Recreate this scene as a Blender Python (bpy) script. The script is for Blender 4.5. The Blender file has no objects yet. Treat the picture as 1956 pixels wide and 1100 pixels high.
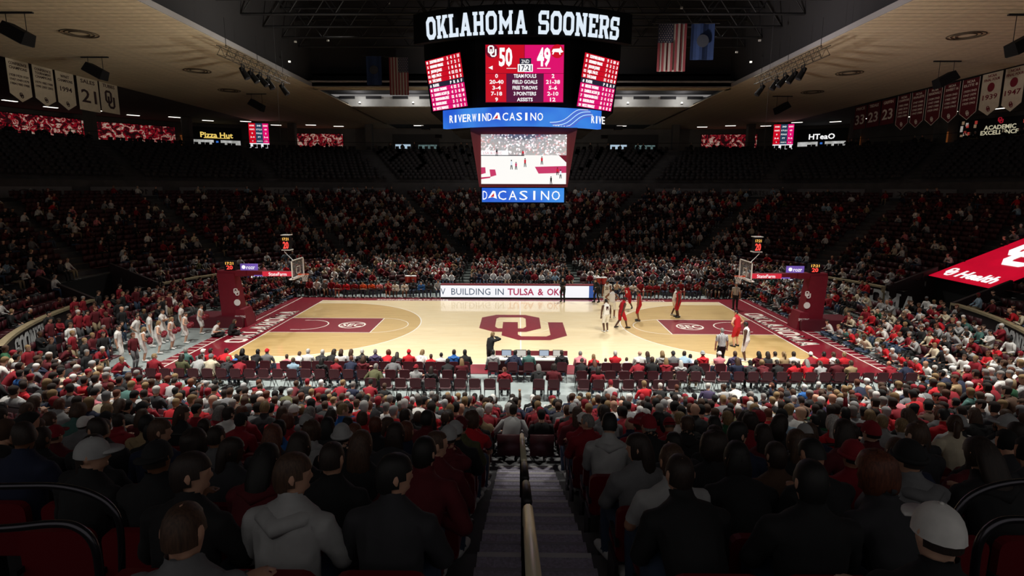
import bpy, math, random
import numpy as np
from mathutils import Vector, Matrix
R = math.radians
SC = bpy.context.scene
COL = SC.collection

# ------------------------------------------------------------------ camera
F_PX = 1100.0
cam_d = bpy.data.cameras.new('camera')
cam_d.sensor_fit = 'HORIZONTAL'; cam_d.sensor_width = 36.0
cam_d.lens = F_PX / 1956.0 * 36.0
cam_d.clip_start = 0.05; cam_d.clip_end = 400
cam = bpy.data.objects.new('camera', cam_d); COL.objects.link(cam)
CAM = Vector((-0.16, -33.41, 8.03))
cam.matrix_world = (Matrix.Translation(CAM) @ Matrix.Rotation(0.0105, 4, 'Z') @
                    Matrix.Rotation(math.pi / 2 - 0.1702, 4, 'X') @ Matrix.Rotation(0.003, 4, 'Z'))
SC.camera = cam

# ------------------------------------------------------------------ world, exposure, lamps
SC.view_settings.view_transform = 'Standard'
SC.view_settings.look = 'None'
SC.view_settings.exposure = 0.0
SC.view_settings.gamma = 1.0
SC.view_settings.use_curve_mapping = False
SC.cycles.use_denoising = True
SC.cycles.max_bounces = 5
SC.cycles.diffuse_bounces = 3
SC.cycles.glossy_bounces = 3
SC.cycles.transparent_max_bounces = 8
SC.cycles.sample_clamp_indirect = 3.0
SC.cycles.caustics_reflective = False
SC.cycles.caustics_refractive = False
world = bpy.data.worlds.new('arena_gloom'); SC.world = world
world.use_nodes = True
world.node_tree.nodes['Background'].inputs[0].default_value = (1.0, 0.95, 0.92, 1)
world.node_tree.nodes['Background'].inputs[1].default_value = 0.2

def spot(name, loc, aim, power, size, blend, radius, col=(1, .96, .88)):
    d = bpy.data.lights.new(name, 'SPOT'); d.energy = power; d.spot_size = R(size); d.spot_blend = blend
    d.shadow_soft_size = radius; d.color = col
    o = bpy.data.objects.new(name, d); COL.objects.link(o); o.location = loc
    o.rotation_euler = (Vector(aim) - Vector(loc)).to_track_quat('-Z', 'Y').to_euler()
    return o
# the sports lighting: rows of floodlights high in the roof void, aimed at the court and the rows beside it
LAMPS = []
for sx in (-15.0, -8.0, 8.0, 15.0):
    o_ = abs(sx) > 10
    LAMPS += [(sx, -14.0, 21.6), (sx, 17.0, 21.6)]
    spot('court_floodlight_beam', (sx, -14.0, 21.6), (sx * (.9 if o_ else .6), -11.2, 0), 20500 if o_ else 17500, 80 if o_ else 86, 1.0, 0.8)
    spot('court_floodlight_beam', (sx, 17.0, 21.6), (sx * (.88 if o_ else .6), 4.0, 0), 14500, 74 if o_ else 84, 1.0, 0.8)
# added fill spots below the scoreboard drum, no known source, to brighten the ceiling
for sx in (-1, 1):
    for sy in (-2.5, 2.5):
        spot('ceiling_fill_beam', (sx * 5.3, sy, 11.4), (sx * 25, 6 + sy * 2, 22.6), 4200, 66, 1.0, 0.4, (1, .93, .8) if sx < 0 else (1, .9, .86))
spot('ceiling_fill_beam', (0, 5.4, 11.4), (0, 34, 21.5), 4200, 78, 1.0, .4, (1, .93, .84))
# dim house lamps left on high over the seating
def area(name, loc, sx, sy, power, col=(1, .95, .88), rot=(0, 0, 0)):
    d = bpy.data.lights.new(name, 'AREA'); d.shape = 'RECTANGLE'; d.size = sx; d.size_y = sy; d.energy = power; d.color = col
    o = bpy.data.objects.new(name, d); COL.objects.link(o); o.location = loc; o.rotation_euler = rot
    return o

# ------------------------------------------------------------------ colour and materials
def lin(c):
    return tuple(((v / 255) / 12.92 if v / 255 <= .04045 else ((v / 255 + .055) / 1.055) ** 2.4) for v in c)
MATS = {}
def mat(name, rgb, rough=.6, metal=0., var=0., scale=20., emit=0., bump=0., coat=0., spec=.5, stretch=None):
    if name in MATS: return MATS[name]
    m = bpy.data.materials.new(name); m.use_nodes = True
    nt = m.node_tree; b = nt.nodes['Principled BSDF']
    c = lin(rgb)
    b.inputs['Base Color'].default_value = (*c, 1)
    b.inputs['Roughness'].default_value = rough
    b.inputs['Metallic'].default_value = metal
    b.inputs['Specular IOR Level'].default_value = spec
    if coat: b.inputs['Coat Weight'].default_value = coat; b.inputs['Coat Roughness'].default_value = .12
    if emit:
        b.inputs['Emission Color'].default_value = (*c, 1); b.inputs['Emission Strength'].default_value = emit
        b.inputs['Base Color'].default_value = (c[0] * .05, c[1] * .05, c[2] * .05, 1)
    if var or bump:
        tc = nt.nodes.new('ShaderNodeTexCoord'); mp = nt.nodes.new('ShaderNodeMapping')
        nt.links.new(tc.outputs['Object'], mp.inputs['Vector'])
        if stretch: mp.inputs['Scale'].default_value = stretch
        n = nt.nodes.new('ShaderNodeTexNoise'); n.inputs['Scale'].default_value = scale; n.inputs['Detail'].default_value = 3
        nt.links.new(mp.outputs[0], n.inputs['Vector'])
        if var:
            r = nt.nodes.new('ShaderNodeValToRGB')
            r.color_ramp.elements[0].position = .3; r.color_ramp.elements[1].position = .7
            r.color_ramp.elements[0].color = (*[max(0, v * (1 - var)) for v in c], 1)
            r.color_ramp.elements[1].color = (*[min(1, v * (1 + var)) for v in c], 1)
            nt.links.new(n.outputs['Fac'], r.inputs['Fac'])
            nt.links.new(r.outputs['Color'], b.inputs['Emission Color' if emit else 'Base Color'])
        if bump:
            bp = nt.nodes.new('ShaderNodeBump'); bp.inputs['Strength'].default_value = bump
            nt.links.new(n.outputs['Fac'], bp.inputs['Height']); nt.links.new(bp.outputs[0], b.inputs['Normal'])
    MATS[name] = m
    return m

# ------------------------------------------------------------------ mesh helpers
class MB:
    def __init__(s): s.v = []; s.f = []
    def add(s, vs, fs):
        o = len(s.v); s.v.extend([tuple(p) for p in vs]); s.f.extend([tuple(i + o for i in f) for f in fs]); return s
    def box(s, x0, x1, y0, y1, z0, z1):
        return s.add([(x0, y0, z0), (x1, y0, z0), (x1, y1, z0), (x0, y1, z0), (x0, y0, z1), (x1, y0, z1), (x1, y1, z1), (x0, y1, z1)],
                     [(0, 3, 2, 1), (4, 5, 6, 7), (0, 1, 5, 4), (1, 2, 6, 5), (2, 3, 7, 6), (3, 0, 4, 7)])
    def hexa(s, p):   # eight points, bottom loop then top loop
        return s.add(p, [(0, 3, 2, 1), (4, 5, 6, 7), (0, 1, 5, 4), (1, 2, 6, 5), (2, 3, 7, 6), (3, 0, 4, 7)])
    def cbox(s, c, d, rz=0.):
        hx, hy, hz = d[0] / 2, d[1] / 2, d[2] / 2; ca, sa = math.cos(rz), math.sin(rz)
        P = []
        for z in (-hz, hz):
            for x, y in ((-hx, -hy), (hx, -hy), (hx, hy), (-hx, hy)):
                P.append((c[0] + ca * x - sa * y, c[1] + sa * x + ca * y, c[2] + z))
        return s.hexa(P)
    def rbox(s, x0, x1, y0, y1, z0, z1, r, axis='z', n=3):   # box with corners rounded about one axis
        if axis == 'z': a0, a1, b0, b1, c0, c1 = x0, x1, y0, y1, z0, z1; mk = lambda a, b, c: (a, b, c)
        elif axis == 'y': a0, a1, b0, b1, c0, c1 = x0, x1, z0, z1, y0, y1; mk = lambda a, b, c: (a, c, b)
        else: a0, a1, b0, b1, c0, c1 = y0, y1, z0, z1, x0, x1; mk = lambda a, b, c: (c, a, b)
        L = []
        for cx, cy, st in ((a1 - r, b1 - r, 0), (a0 + r, b1 - r, 90), (a0 + r, b0 + r, 180), (a1 - r, b0 + r, 270)):
            for i in range(n + 1):
                t = R(st + 90 * i / n); L.append((cx + r * math.cos(t), cy + r * math.sin(t)))
        k = len(L)
        vs = [mk(a, b, c0) for a, b in L] + [mk(a, b, c1) for a, b in L]
        fs = [tuple(range(k))[::-1], tuple(range(k, 2 * k))] + [(i, (i + 1) % k, k + (i + 1) % k, k + i) for i in range(k)]
        return s.add(vs, fs)
    def tube(s, pts, r, n=8, cap=True):
        pts = [Vector(p) for p in pts]; rs = r if isinstance(r, (list, tuple)) else [r] * len(pts)
        rings = []; up = None
        for i, p in enumerate(pts):
            d = (pts[min(i + 1, len(pts) - 1)] - pts[max(i - 1, 0)]).normalized()
            if up is None: up = Vector((0, 0, 1)) if abs(d.z) < .9 else Vector((0, 1, 0))
            a = d.cross(up).normalized(); b = a.cross(d).normalized(); up = b
            rings.append([p + a * rs[i] * math.cos(2 * math.pi * k / n) + b * rs[i] * math.sin(2 * math.pi * k / n) for k in range(n)])
        vs = [q for rg in rings for q in rg]
        fs = [(i * n + k, i * n + (k + 1) % n, (i + 1) * n + (k + 1) % n, (i + 1) * n + k) for i in range(len(pts) - 1) for k in range(n)]
        if cap: fs += [tuple(range(n))[::-1], tuple(range((len(pts) - 1) * n, len(pts) * n))]
        return s.add(vs, fs)
    def poly(s, pts, e):     # convex polygon [(x,y)] given a thickness in z
        z0, z1 = e; k = len(pts)
        return s.add([(x, y, z0) for x, y in pts] + [(x, y, z1) for x, y in pts],
                     [tuple(range(k))[::-1], tuple(range(k, 2 * k))] + [(i, (i + 1) % k, k + (i + 1) % k, k + i) for i in range(k)])
    def ellipsoid(s, c, r, n=10, m=6):
        vs = [(c[0], c[1], c[2] - r[2])]
        for j in range(1, m):
            t = math.pi * j / m - math.pi / 2
            for i in range(n):
                a = 2 * math.pi * i / n
                vs.append((c[0] + r[0] * math.cos(t) * math.cos(a), c[1] + r[1] * math.cos(t) * math.sin(a), c[2] + r[2] * math.sin(t)))
        vs.append((c[0], c[1], c[2] + r[2])); top = len(vs) - 1
        fs = [(0, 1 + (i + 1) % n, 1 + i) for i in range(n)]
        for j in range(m - 2):
            o = 1 + j * n
            fs += [(o + i, o + (i + 1) % n, o + n + (i + 1) % n, o + n + i) for i in range(n)]
        o = 1 + (m - 2) * n
        fs += [(o + i, o + (i + 1) % n, top) for i in range(n)]
        return s.add(vs, fs)
    def xform(s, M):
        s.v = [tuple(M @ Vector(p)) for p in s.v]; return s
    def mesh(s, name, smooth=False):
        me = bpy.data.meshes.new(name); me.from_pydata(s.v, [], s.f); me.update()
        if smooth: me.shade_smooth()
        return me
    def build(s, name, material, parent=None, smooth=False):
        return obj(name, s.mesh(name, smooth), material, parent)

def obj(name, me, material=None, parent=None, loc=None, rz=None):
    o = bpy.data.objects.new(name, me); COL.objects.link(o)
    if material is not None:
        if not me.materials: me.materials.append(None)
        o.material_slots[0].link = 'OBJECT'; o.material_slots[0].material = material
    if parent is not None: o.parent = parent
    if loc is not None: o.location = loc
    if rz is not None: o.rotation_euler = (0, 0, rz)
    return o
def tag(o, label, cat, group=None, kind=None):
    o['label'] = label
    if cat: o['category'] = cat
    if group: o['group'] = group
    if kind: o['kind'] = kind
    return o
def struct(o, label=None):
    o['kind'] = 'structure'
    if label: o['label'] = label
    return o
def empty(name, loc=(0, 0, 0), rz=0.):
    o = bpy.data.objects.new(name, None); COL.objects.link(o); o.location = loc; o.rotation_euler = (0, 0, rz); o.empty_display_size = .1
    return o
def frame(origin, xd, yd):   # matrix with local x along xd, local y along yd
    x = Vector(xd).normalized(); y = Vector(yd).normalized(); z = x.cross(y).normalized()
    y = z.cross(x)
    M = Matrix((x, y, z)).transposed().to_4x4(); M.translation = Vector(origin); return M

# ------------------------------------------------------------------ lettering
_TXT = {}
def text_mesh(s, thick=.02, bold=.0):
    """flat sans lettering as a mesh of height about 1, with its left end at x=0"""
    k = (s, thick, bold)
    if k in _TXT: return _TXT[k]
    cu = bpy.data.curves.new('lettering', 'FONT'); cu.body = s; cu.size = 1.38; cu.resolution_u = 2; cu.extrude = thick / 2; cu.offset = bold
    o = bpy.data.objects.new('lettering', cu); COL.objects.link(o)
    dg = bpy.context.evaluated_depsgraph_get(); me = bpy.data.meshes.new_from_object(o.evaluated_get(dg))
    bpy.data.objects.remove(o); bpy.data.curves.remove(cu)
    v = np.empty(len(me.vertices) * 3, np.float32); me.vertices.foreach_get('co', v); v = v.reshape(-1, 3)
    v[:, 0] -= v[:, 0].min(); me.vertices.foreach_set('co', v.ravel()); me.update()
    me.materials.clear(); me.materials.append(None)
    _TXT[k] = (me, float(v[:, 0].max()), float(v[:, 1].max()))
    return _TXT[k]
def put_text(name, s, material, parent, M, h, w=None, align='c', thick=.02, bold=.0, z=.012):
    """lettering of height h (and width w) whose middle (or start) sits at the origin of M"""
    if ' ' in s:
        ws = s.split(' '); wd = [text_mesh(q, thick, bold)[1] for q in ws]; tot = sum(wd) + .42 * (len(ws) - 1); k = (w / tot) if w else h
        x = {'c': -tot * k / 2, 'l': 0., 'r': -tot * k}[align]
        for q, d in zip(ws, wd):
            o = put_text(name, q, material, parent, M @ Matrix.Translation((x, 0, 0)), h, d * k, 'l', thick, bold, z); x += (d + .42) * k
        return o
    me, tw, th = text_mesh(s, thick, bold)
    sx = (w / tw) if w else h
    sy = h
    ox = {'c': -tw * sx / 2, 'l': 0., 'r': -tw * sx}[align]
    o = obj(name, me, material, parent)
    o.matrix_basis = M @ Matrix.Translation((ox, -h * .5, z)) @ Matrix.Diagonal((sx, sy, 1, 1))
    return o

def _ring(o, i): return [[o[k], o[(k + 1) % len(o)], i[(k + 1) % len(i)], i[k]] for k in range(len(o))]
def _oct(x0, x1, y0, y1, c): return [(x0, y0 + c), (x0, y1 - c), (x0 + c, y1), (x1 - c, y1), (x1, y1 - c), (x1, y0 + c), (x1 - c, y0), (x0 + c, y0)]
def _r(x0, x1, y0, y1): return [(x0, y0), (x1, y0), (x1, y1), (x0, y1)]
def block_letter(c):
    """heavy collegiate slab letter as convex polygons in a box about .8 wide and 1 high"""
    s = .2
    if c == 'O': return _ring(_oct(0, .78, 0, 1, .2), _oct(s, .78 - s, s, 1 - s, .08)), .78
    if c == 'H': return [_r(.07, .27, 0, 1), _r(.55, .75, 0, 1), _r(.2, .6, .41, .59), _r(0, .34, 0, .13), _r(.48, .82, 0, .13), _r(0, .34, .87, 1), _r(.48, .82, .87, 1)], .82
    if c == 'K': return [_r(.07, .27, 0, 1), _r(0, .34, 0, .13), _r(0, .34, .87, 1), [(.27, .35), (.36, .3), (.8, 1), (.56, 1)], [(.36, .56), (.56, 0), (.82, 0), (.5, .68)], _r(.5, .86, .87, 1), _r(.5, .86, 0, .13)], .86
    if c == 'L': return [_r(.07, .27, 0, 1), _r(0, .36, .87, 1), _r(0, .72, 0, .16), _r(.55, .72, 0, .38)], .72
    if c == 'A': return [[(.06, 0), (.26, 0), (.53, 1), (.33, 1)], [(.6, 0), (.82, 0), (.57, 1), (.36, 1)], _r(.22, .66, .24, .4), _r(0, .34, 0, .13), _r(.54, .88, 0, .13)], .88
    if c == 'M': return [_r(.07, .26, 0, 1), _r(.74, .93, 0, 1), [(.07, 1), (.07, .72), (.5, .2), (.5, .52)], [(.93, 1), (.5, .52), (.5, .2), (.93, .72)], _r(0, .33, 0, .13), _r(.67, 1, 0, .13), _r(0, .26, .87, 1), _r(.74, 1, .87, 1)], 1.
    if c == 'N': return [_r(.07, .26, 0, 1), _r(.6, .79, 0, 1), [(.07, 1), (.07, .75), (.62, 0), (.79, 0), (.79, .1), (.26, 1)], _r(0, .33, 0, .13), _r(.52, .86, .87, 1), _r(0, .26, .87, 1)], .86
    if c == 'E': return [_r(.07, .27, 0, 1), _r(0, .72, 0, .16), _r(0, .72, .84, 1), _r(.2, .52, .42, .58), _r(.57, .72, 0, .34), _r(.57, .72, .66, 1)], .72
    if c == 'R': return [_r(.07, .27, 0, 1), _r(0, .6, .84, 1), [(.6, 1), (.6, .84), (.56, .78), (.76, .78), (.76, .86)], _r(.56, .76, .58, .79), [(.56, .6), (.5, .54), (.5, .4), (.62, .4), (.76, .52), (.76, .6)], _r(.2, .55, .4, .55), [(.4, .42), (.58, 0), (.82, 0), (.62, .44)], _r(0, .34, 0, .13)], .82
    if c == 'S': return [_r(.15, .55, .84, 1), [(0, .84), (.15, 1), (.2, .84), (.2, .8)], _r(0, .2, .56, .84), [(0, .56), (.2, .6), (.25, .55), (.2, .42), (.12, .42)], _r(.18, .6, .42, .58), [(.56, .58), (.5, .45), (.54, .4), (.74, .44), (.62, .58)], _r(.54, .74, .16, .44), [(.54, .2), (.54, .16), (.58, 0), (.74, .16)], _r(.16, .6, 0, .16), _r(0, .17, 0, .34), _r(.57, .72, .66, 1)], .74
    return [], .5
def block_mesh(c, thick=.02):
    m = MB()
    P, w = block_letter(c)
    for p in P:
        a = sum(p[i][0] * p[(i + 1) % len(p)][1] - p[(i + 1) % len(p)][0] * p[i][1] for i in range(len(p)))
        m.poly(p if a > 0 else p[::-1], (0, thick))
    return m, w
_BLK = {}
def block_text(s, material, parent, M, h, total=None, name='letter', thick=.02, gap=.1, curve=None):
    """each slab letter a mesh of its own along local x; curve(x)->matrix bends the line"""
    ws = [block_letter(c)[1] if c != ' ' else .55 for c in s]
    L = sum(ws) + gap * (len(s) - 1)
    sx = (total / L) if total else h
    x = -L * sx / 2
    for c, w in zip(s, ws):
        if c != ' ':
            if (c, thick) not in _BLK:
                me = block_mesh(c, thick)[0].mesh('letter'); me.materials.append(None); _BLK[(c, thick)] = me
            o = obj(name, _BLK[(c, thick)], material, parent)
            if curve: o.matrix_basis = curve(x + w * sx / 2) @ Matrix.Translation((-w * sx / 2, -h / 2, 0)) @ Matrix.Diagonal((sx, h, 1, 1))
            else: o.matrix_basis = M @ Matrix.Translation((x, -h / 2, 0)) @ Matrix.Diagonal((sx, h, 1, 1))
        x += (w + gap) * sx

LOGO_O = [(-2.42, -.61), (-2.42, 2.22), (-1.55, 3.02), (.32, 3.02), (1.2, 2.22), (1.2, -.61), (.32, -1.47), (-1.55, -1.47)]
LOGO_I = [(-1.5, -.22), (-1.5, 1.91), (-1.33, 2.28), (.15, 2.28), (.33, 1.91), (.33, -.22), (.15, -.63), (-1.33, -.63)]
def logo_mesh(thick=.02, gap=.0):
    """interlocking two-letter emblem; local units are metres of the court emblem (about 5 by 6.3)"""
    m = MB()
    for q in _ring(LOGO_O, LOGO_I): m.poly(q[::-1], (0, thick))
    t = (0, thick * 1.02)
    U = [[(-1.06, .97), (-1.06, -2.29), (-.15, -2.12), (-.16, .97)], [(-1.06, -2.29), (-.13, -3.27), (.04, -2.46), (-.15, -2.12)],
         [(-.13, -3.27), (1.6, -3.27), (1.42, -2.46), (.04, -2.46)], [(1.6, -3.27), (2.58, -2.29), (1.67, -2.12), (1.42, -2.46)],
         [(2.58, -2.29), (2.58, .97), (1.68, .97), (1.67, -2.12)]]
    for q in U: m.poly(q, t)
    return m
_LG = {}
def put_logo(name, material, parent, M, h, thick=.02):
    if thick not in _LG:
        me = logo_mesh(thick).mesh('emblem'); me.materials.append(None); _LG[thick] = me
    o = obj(name, _LG[thick], material, parent)
    o.matrix_basis = M @ Matrix.Diagonal((h / 6.3, h / 6.3, 1, 1)) @ Matrix.Translation((-.08, .12, .004))
    return o
# ------------------------------------------------------------------ the bowl: rounded-rectangle rows round the court
ROW, RISE = .78, .302
Z0 = 1.2
def rect_at(t):
    a, b = 24.5 + t, 20.0 + t
    r = 20.0 + t if t < 0 else 20.0 + .37 * t
    return a, b, r
def bowl(t, sg):
    """point and outward normal on the row at offset t; sg in degrees, 0 = far side centre, +90 = the side of the red board"""
    a, b, r = rect_at(t); cx, cy = a - r, b - r
    sg = (sg + 180) % 360 - 180
    s = 1 if sg >= 0 else -1; q = abs(sg)
    if q < 10: x, y, n = cx * q / 10, b, (0, 1)
    elif q < 80:
        th = R((q - 10) / 70 * 90); n = (math.sin(th), math.cos(th)); x, y = cx + r * n[0], cy + r * n[1]
    elif q < 100: x, y, n = a, cy * (90 - q) / 10, (1, 0)
    elif q < 170:
        th = R(90 + (q - 100) / 70 * 90); n = (math.sin(th), math.cos(th)); x, y = cx + r * n[0], -cy + r * n[1]
    else: x, y, n = cx * (180 - q) / 10, -b, (0, -1)
    return Vector((s * x, y, 0)), Vector((s * n[0], n[1], 0))
def row_z(k): return Z0 + RISE * k
def in_tunnel(p): return abs(p.x) > 20 and -1.3 < p.y < 4.4
def strip_mesh(prof, s0, s1, ds, skip=None):
    """sweep a list of (t, z) round the bowl"""
    n = max(2, int(round((s1 - s0) / ds))) + 1
    V = []; Fc = []
    for i in range(n):
        sg = s0 + (s1 - s0) * i / (n - 1)
        for t, z in prof:
            p, _ = bowl(t, sg); V.append((p.x, p.y, z))
    k = len(prof)
    for i in range(n - 1):
        for j in range(k - 1):
            f = (i * k + j, i * k + j + 1, (i + 1) * k + j + 1, (i + 1) * k + j)
            if skip:
                c = sum((Vector(V[q]) for q in f), Vector()) / 4
                if skip(c, prof[j][0]): continue
            Fc.append(f)
    m = MB(); m.v = V; m.f = Fc; return m

concrete = mat('dark_concrete', (92, 92, 94), .75, var=.25, scale=1.5)
concrete_up = mat('upper_concrete', (78, 76, 78), .8, var=.2, scale=1.2)
floor_m = mat('grey_arena_floor', (150, 160, 160), .35, var=.18, scale=.8)
struct(MB().box(-60, 60, -60, 60, -.3, -.03).build('floor', floor_m), 'pale grey painted arena floor round the court')

prof = [(0, -.03), (0, Z0)]
for k in range(20):
    prof += [((k + 1) * ROW, row_z(k))]
    if k < 19: prof += [((k + 1) * ROW, row_z(k + 1))]
prof += [(17.0, row_z(19))]
def _sk(c, t): return in_tunnel(c) and t < 2.4
struct(strip_mesh(prof, -128, 128, 1.5, _sk).build('floor_lower_bowl', concrete), 'stepped dark concrete terraces of the lower bowl')
# the near block, seen from behind: a steeper bank of its own with low risers in front of the stairs
NB = -10                                    # lowest riser row
def NT(n): return 3.16 + ROW * n            # front edge of near row n; row 0 is the landing at the foot of the stairs
def NZ(n): return 2.81 + (.274 if n > 0 else .26) * n
npf = [(NT(NB), -.03), (NT(NB), NZ(NB))]
for n_ in range(NB, 17):
    npf += [(NT(n_ + 1), NZ(n_))]
    if n_ < 16: npf += [(NT(n_ + 1), NZ(n_ + 1))]
def row_end(t_):                            # the inner rows stop short of the courtside chairs
    a_, b_q, r_ = rect_at(t_); cy = b_q - r_
    c = (14.4 - cy) / r_
    if c >= 1: return 171.
    return max(128., 170 - math.degrees(math.acos(c)) / 90 * 70) if t_ < 3 else 128.
nb_ = empty('floor_near_bank', (0, -23.16, 0)); struct(nb_, 'dark stepped bank of the near seats on both sides of the stairs')
for n_ in range(NB, 17):
    e_ = row_end(NT(n_)); z_ = NZ(n_); lo = -.03 if n_ <= 0 else NZ(n_ - 1) - .05
    m = strip_mesh([(NT(n_), lo), (NT(n_), z_), (NT(n_ + 1), z_), (NT(n_ + 1), -.03 if n_ <= 0 else z_ - .05)], e_, 360 - e_, 1.5)
    for side in (e_, 360 - e_):
        q = [bowl(NT(n_), side)[0], bowl(NT(n_ + 1), side)[0]]
        m.add([(q[0].x, q[0].y, -.03), (q[1].x, q[1].y, -.03), (q[1].x, q[1].y, z_), (q[0].x, q[0].y, z_)], [(0, 1, 2, 3)])
    m.v = [(x, y + 23.16, z) for x, y, z in m.v]; m.build('terrace_step', concrete, nb_)
zt = row_z(19)
up = [(17.0, zt), (17.0, 8.75)]
zu = 8.75
for k in range(12):
    up += [(17.0 + .83 * (k + 1), zu)]; zu += .375
    up += [(17.0 + .83 * (k + 1), zu)]
ZC = zu; TC = 17.0 + .83 * 12
up += [(36.5, ZC)]
struct(strip_mesh(up, -122, 122, 2).build('floor_upper_bowl', concrete_up), 'dark stepped terraces of the upper bowl and the concourse floor')
wall_m = mat('concourse_wall_grey', (118, 112, 106), .8, var=.15, scale=.6)
struct(strip_mesh([(36.5, ZC), (36.5, 17.2)], -122, 122, 2).build('wall_concourse', wall_m), 'grey back wall of the upper concourse')

# the parapet at the foot of the bowl: maroon wall with a pale timber cap, cut by the two tunnels
maroon_wall = mat('dark_maroon_wall', (40, 22, 26), .6, var=.1, scale=3)
cap_m = mat('pale_wall_cap', (176, 160, 128), .5, var=.15, scale=6)
def para(name, s0, s1, mt, prof, label):
    return struct(strip_mesh(prof, s0, s1, 1.0, lambda c, t: in_tunnel(c)).build(name, mt), label)
P0 = [(-.12, -.03), (-.12, 1.72), (.02, 1.72), (.02, Z0)]
P1 = [(-.2, 1.66), (-.2, 1.78), (.08, 1.78), (.08, 1.66), (-.2, 1.66)]
def s_at(y, side):   # bowl angle of the wall foot at this y on the given end
    lo, hi = 30., 160.
    for _ in range(40):
        md = (lo + hi) / 2
        if bowl(0, md)[0].y > y: lo = md
        else: hi = md
    return side * lo
SA, SB = s_at(4.35, 1), s_at(-1.25, 1)
for side, nm in ((1, 'red_board_end'), (-1, 'cheer_end')):
    for (q0, q1), pos in (((42, SA), 'far'), ((SB, 127), 'near')):
        a0, a1 = sorted((side * q0, side * q1))
        w = struct(strip_mesh(P0, a0, a1, 1.).build('wall_%s_%s' % (nm, pos), maroon_wall), 'dark maroon parapet wall at the foot of the seats, %s half of the %s' % (pos, nm.replace('_', ' ')))
        strip_mesh(P1, a0, a1, 1.).build('wall_cap', cap_m, w)
        for q in (q0 if pos == 'near' else q1,):
            p, n = bowl(0, side * q)
            MB().cbox((p.x - n.x * .05, p.y, .85), (.22, .14, 1.86)).build('end_post', cap_m, w)
# tunnels under the end seats
tun_m = mat('tunnel_black', (24, 24, 26), .9)
for side in (1, -1):
    m = MB()
    for y in (-1.35, 4.45):
        xa, xb = 24.3 * side, 27.4 * side
        m.hexa([(xa, y - .1, -.03), (xb, y - .1, -.03), (xb, y + .1, -.03), (xa, y + .1, -.03), (xa, y - .1, 1.8), (xb, y - .1, 3.1), (xb, y + .1, 3.1), (xa, y + .1, 1.8)])
    w = m.build('wall_tunnel_%s' % ('right' if side > 0 else 'left'), maroon_wall); struct(w, 'dark side walls of the players tunnel')
    MB().box(*sorted((side * 27.3, side * 27.5)), -1.4, 4.5, -.03, 2.4).build('tunnel_back', tun_m, w)

# ------------------------------------------------------------------ ceiling with its long boards, the open roof void, the far trough
ceil_m = mat('tan_acoustic_board', (205, 190, 162), .9, var=.12, scale=2.2, bump=.1)
ceil_dark = mat('concourse_soffit', (84, 80, 78), .9, var=.1, scale=1)
lip_m = mat('roof_edge_grey', (150, 148, 150), .7)
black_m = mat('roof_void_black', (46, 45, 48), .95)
ZCL = 17.0
ce = empty('ceiling', (0, 0, ZCL)); struct(ce, 'tan boarded ceiling round the open roof void')
MB().box(-36, -19.05, -16, 57, .03, .35).box(19.05, 36, -16, 57, .03, .35).box(-19.05, 19.05, 20.1, 22.3, .03, .35).box(-21, 21, 32.8, 57, .03, .35).box(-36, -21, 20, 57, .03, .36).box(21, 36, 20, 57, .03, .36).build('ceiling_deck', mat('ceiling_joint_dark', (60, 54, 46), .9), ce)
bw = .62
bm_side = MB().box(0, 17.3, .025, bw - .025, -.03, .03).mesh('ceiling_board'); bm_side.materials.append(None)
bm_far = MB().box(0, 37.9, .025, bw - .025, -.03, .03).mesh('ceiling_board'); bm_far.materials.append(None)
ny = int((57 + 6) / bw)
for i in range(ny):
    y = -6 + i * bw
    for x in (-35.98, 18.68):
        if y + bw > 22.4 and y < 32.8:
            pass
        obj('ceiling_board', bm_side, ceil_m, ce, (x, y, 0))
    if 20.1 <= y <= 21.7 or (y > 32.9 and y < 50):
        obj('ceiling_board', bm_far, ceil_m, ce, (-18.95, y, 0))
# vertical grey lip of the roof opening
lp = MB()
lp.box(-19.3, -18.62, -16, 20.1, -.02, .3).box(18.62, 19.3, -16, 20.1, -.02, .3).box(-19.3, 19.3, 20.1, 20.35, 0, .5)
lp.build('opening_lip', lip_m, ce)
# concourse soffit beyond the boards
cs = MB().box(-62, -36.02, -16, 62, 0.12, .4).box(36.02, 62, -16, 62, .12, .4).box(-36, 36, 57, 62, .0, .4)
cs.build('concourse_soffit', ceil_dark, ce)
# dark walls of the void above the opening and the far trough
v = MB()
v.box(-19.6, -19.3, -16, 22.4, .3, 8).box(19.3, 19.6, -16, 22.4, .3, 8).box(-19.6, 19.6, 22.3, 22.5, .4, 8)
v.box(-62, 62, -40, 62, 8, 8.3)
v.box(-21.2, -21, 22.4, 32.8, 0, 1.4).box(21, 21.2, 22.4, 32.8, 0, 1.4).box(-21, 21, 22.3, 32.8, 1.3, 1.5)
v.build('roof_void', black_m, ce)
trough_m = mat('trough_wall_grey', (190, 190, 188), .8, var=.15, scale=.7)
MB().box(-21, 21, 32.75, 32.95, 0, 1.05).build('trough_wall', trough_m, ce)
for q in range(14):
    MB().box(-20 + q * 2.95, -18.3 + q * 2.95, 32.6, 32.74, .8, 1.1).build('trough_vent', black_m, ce)

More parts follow.
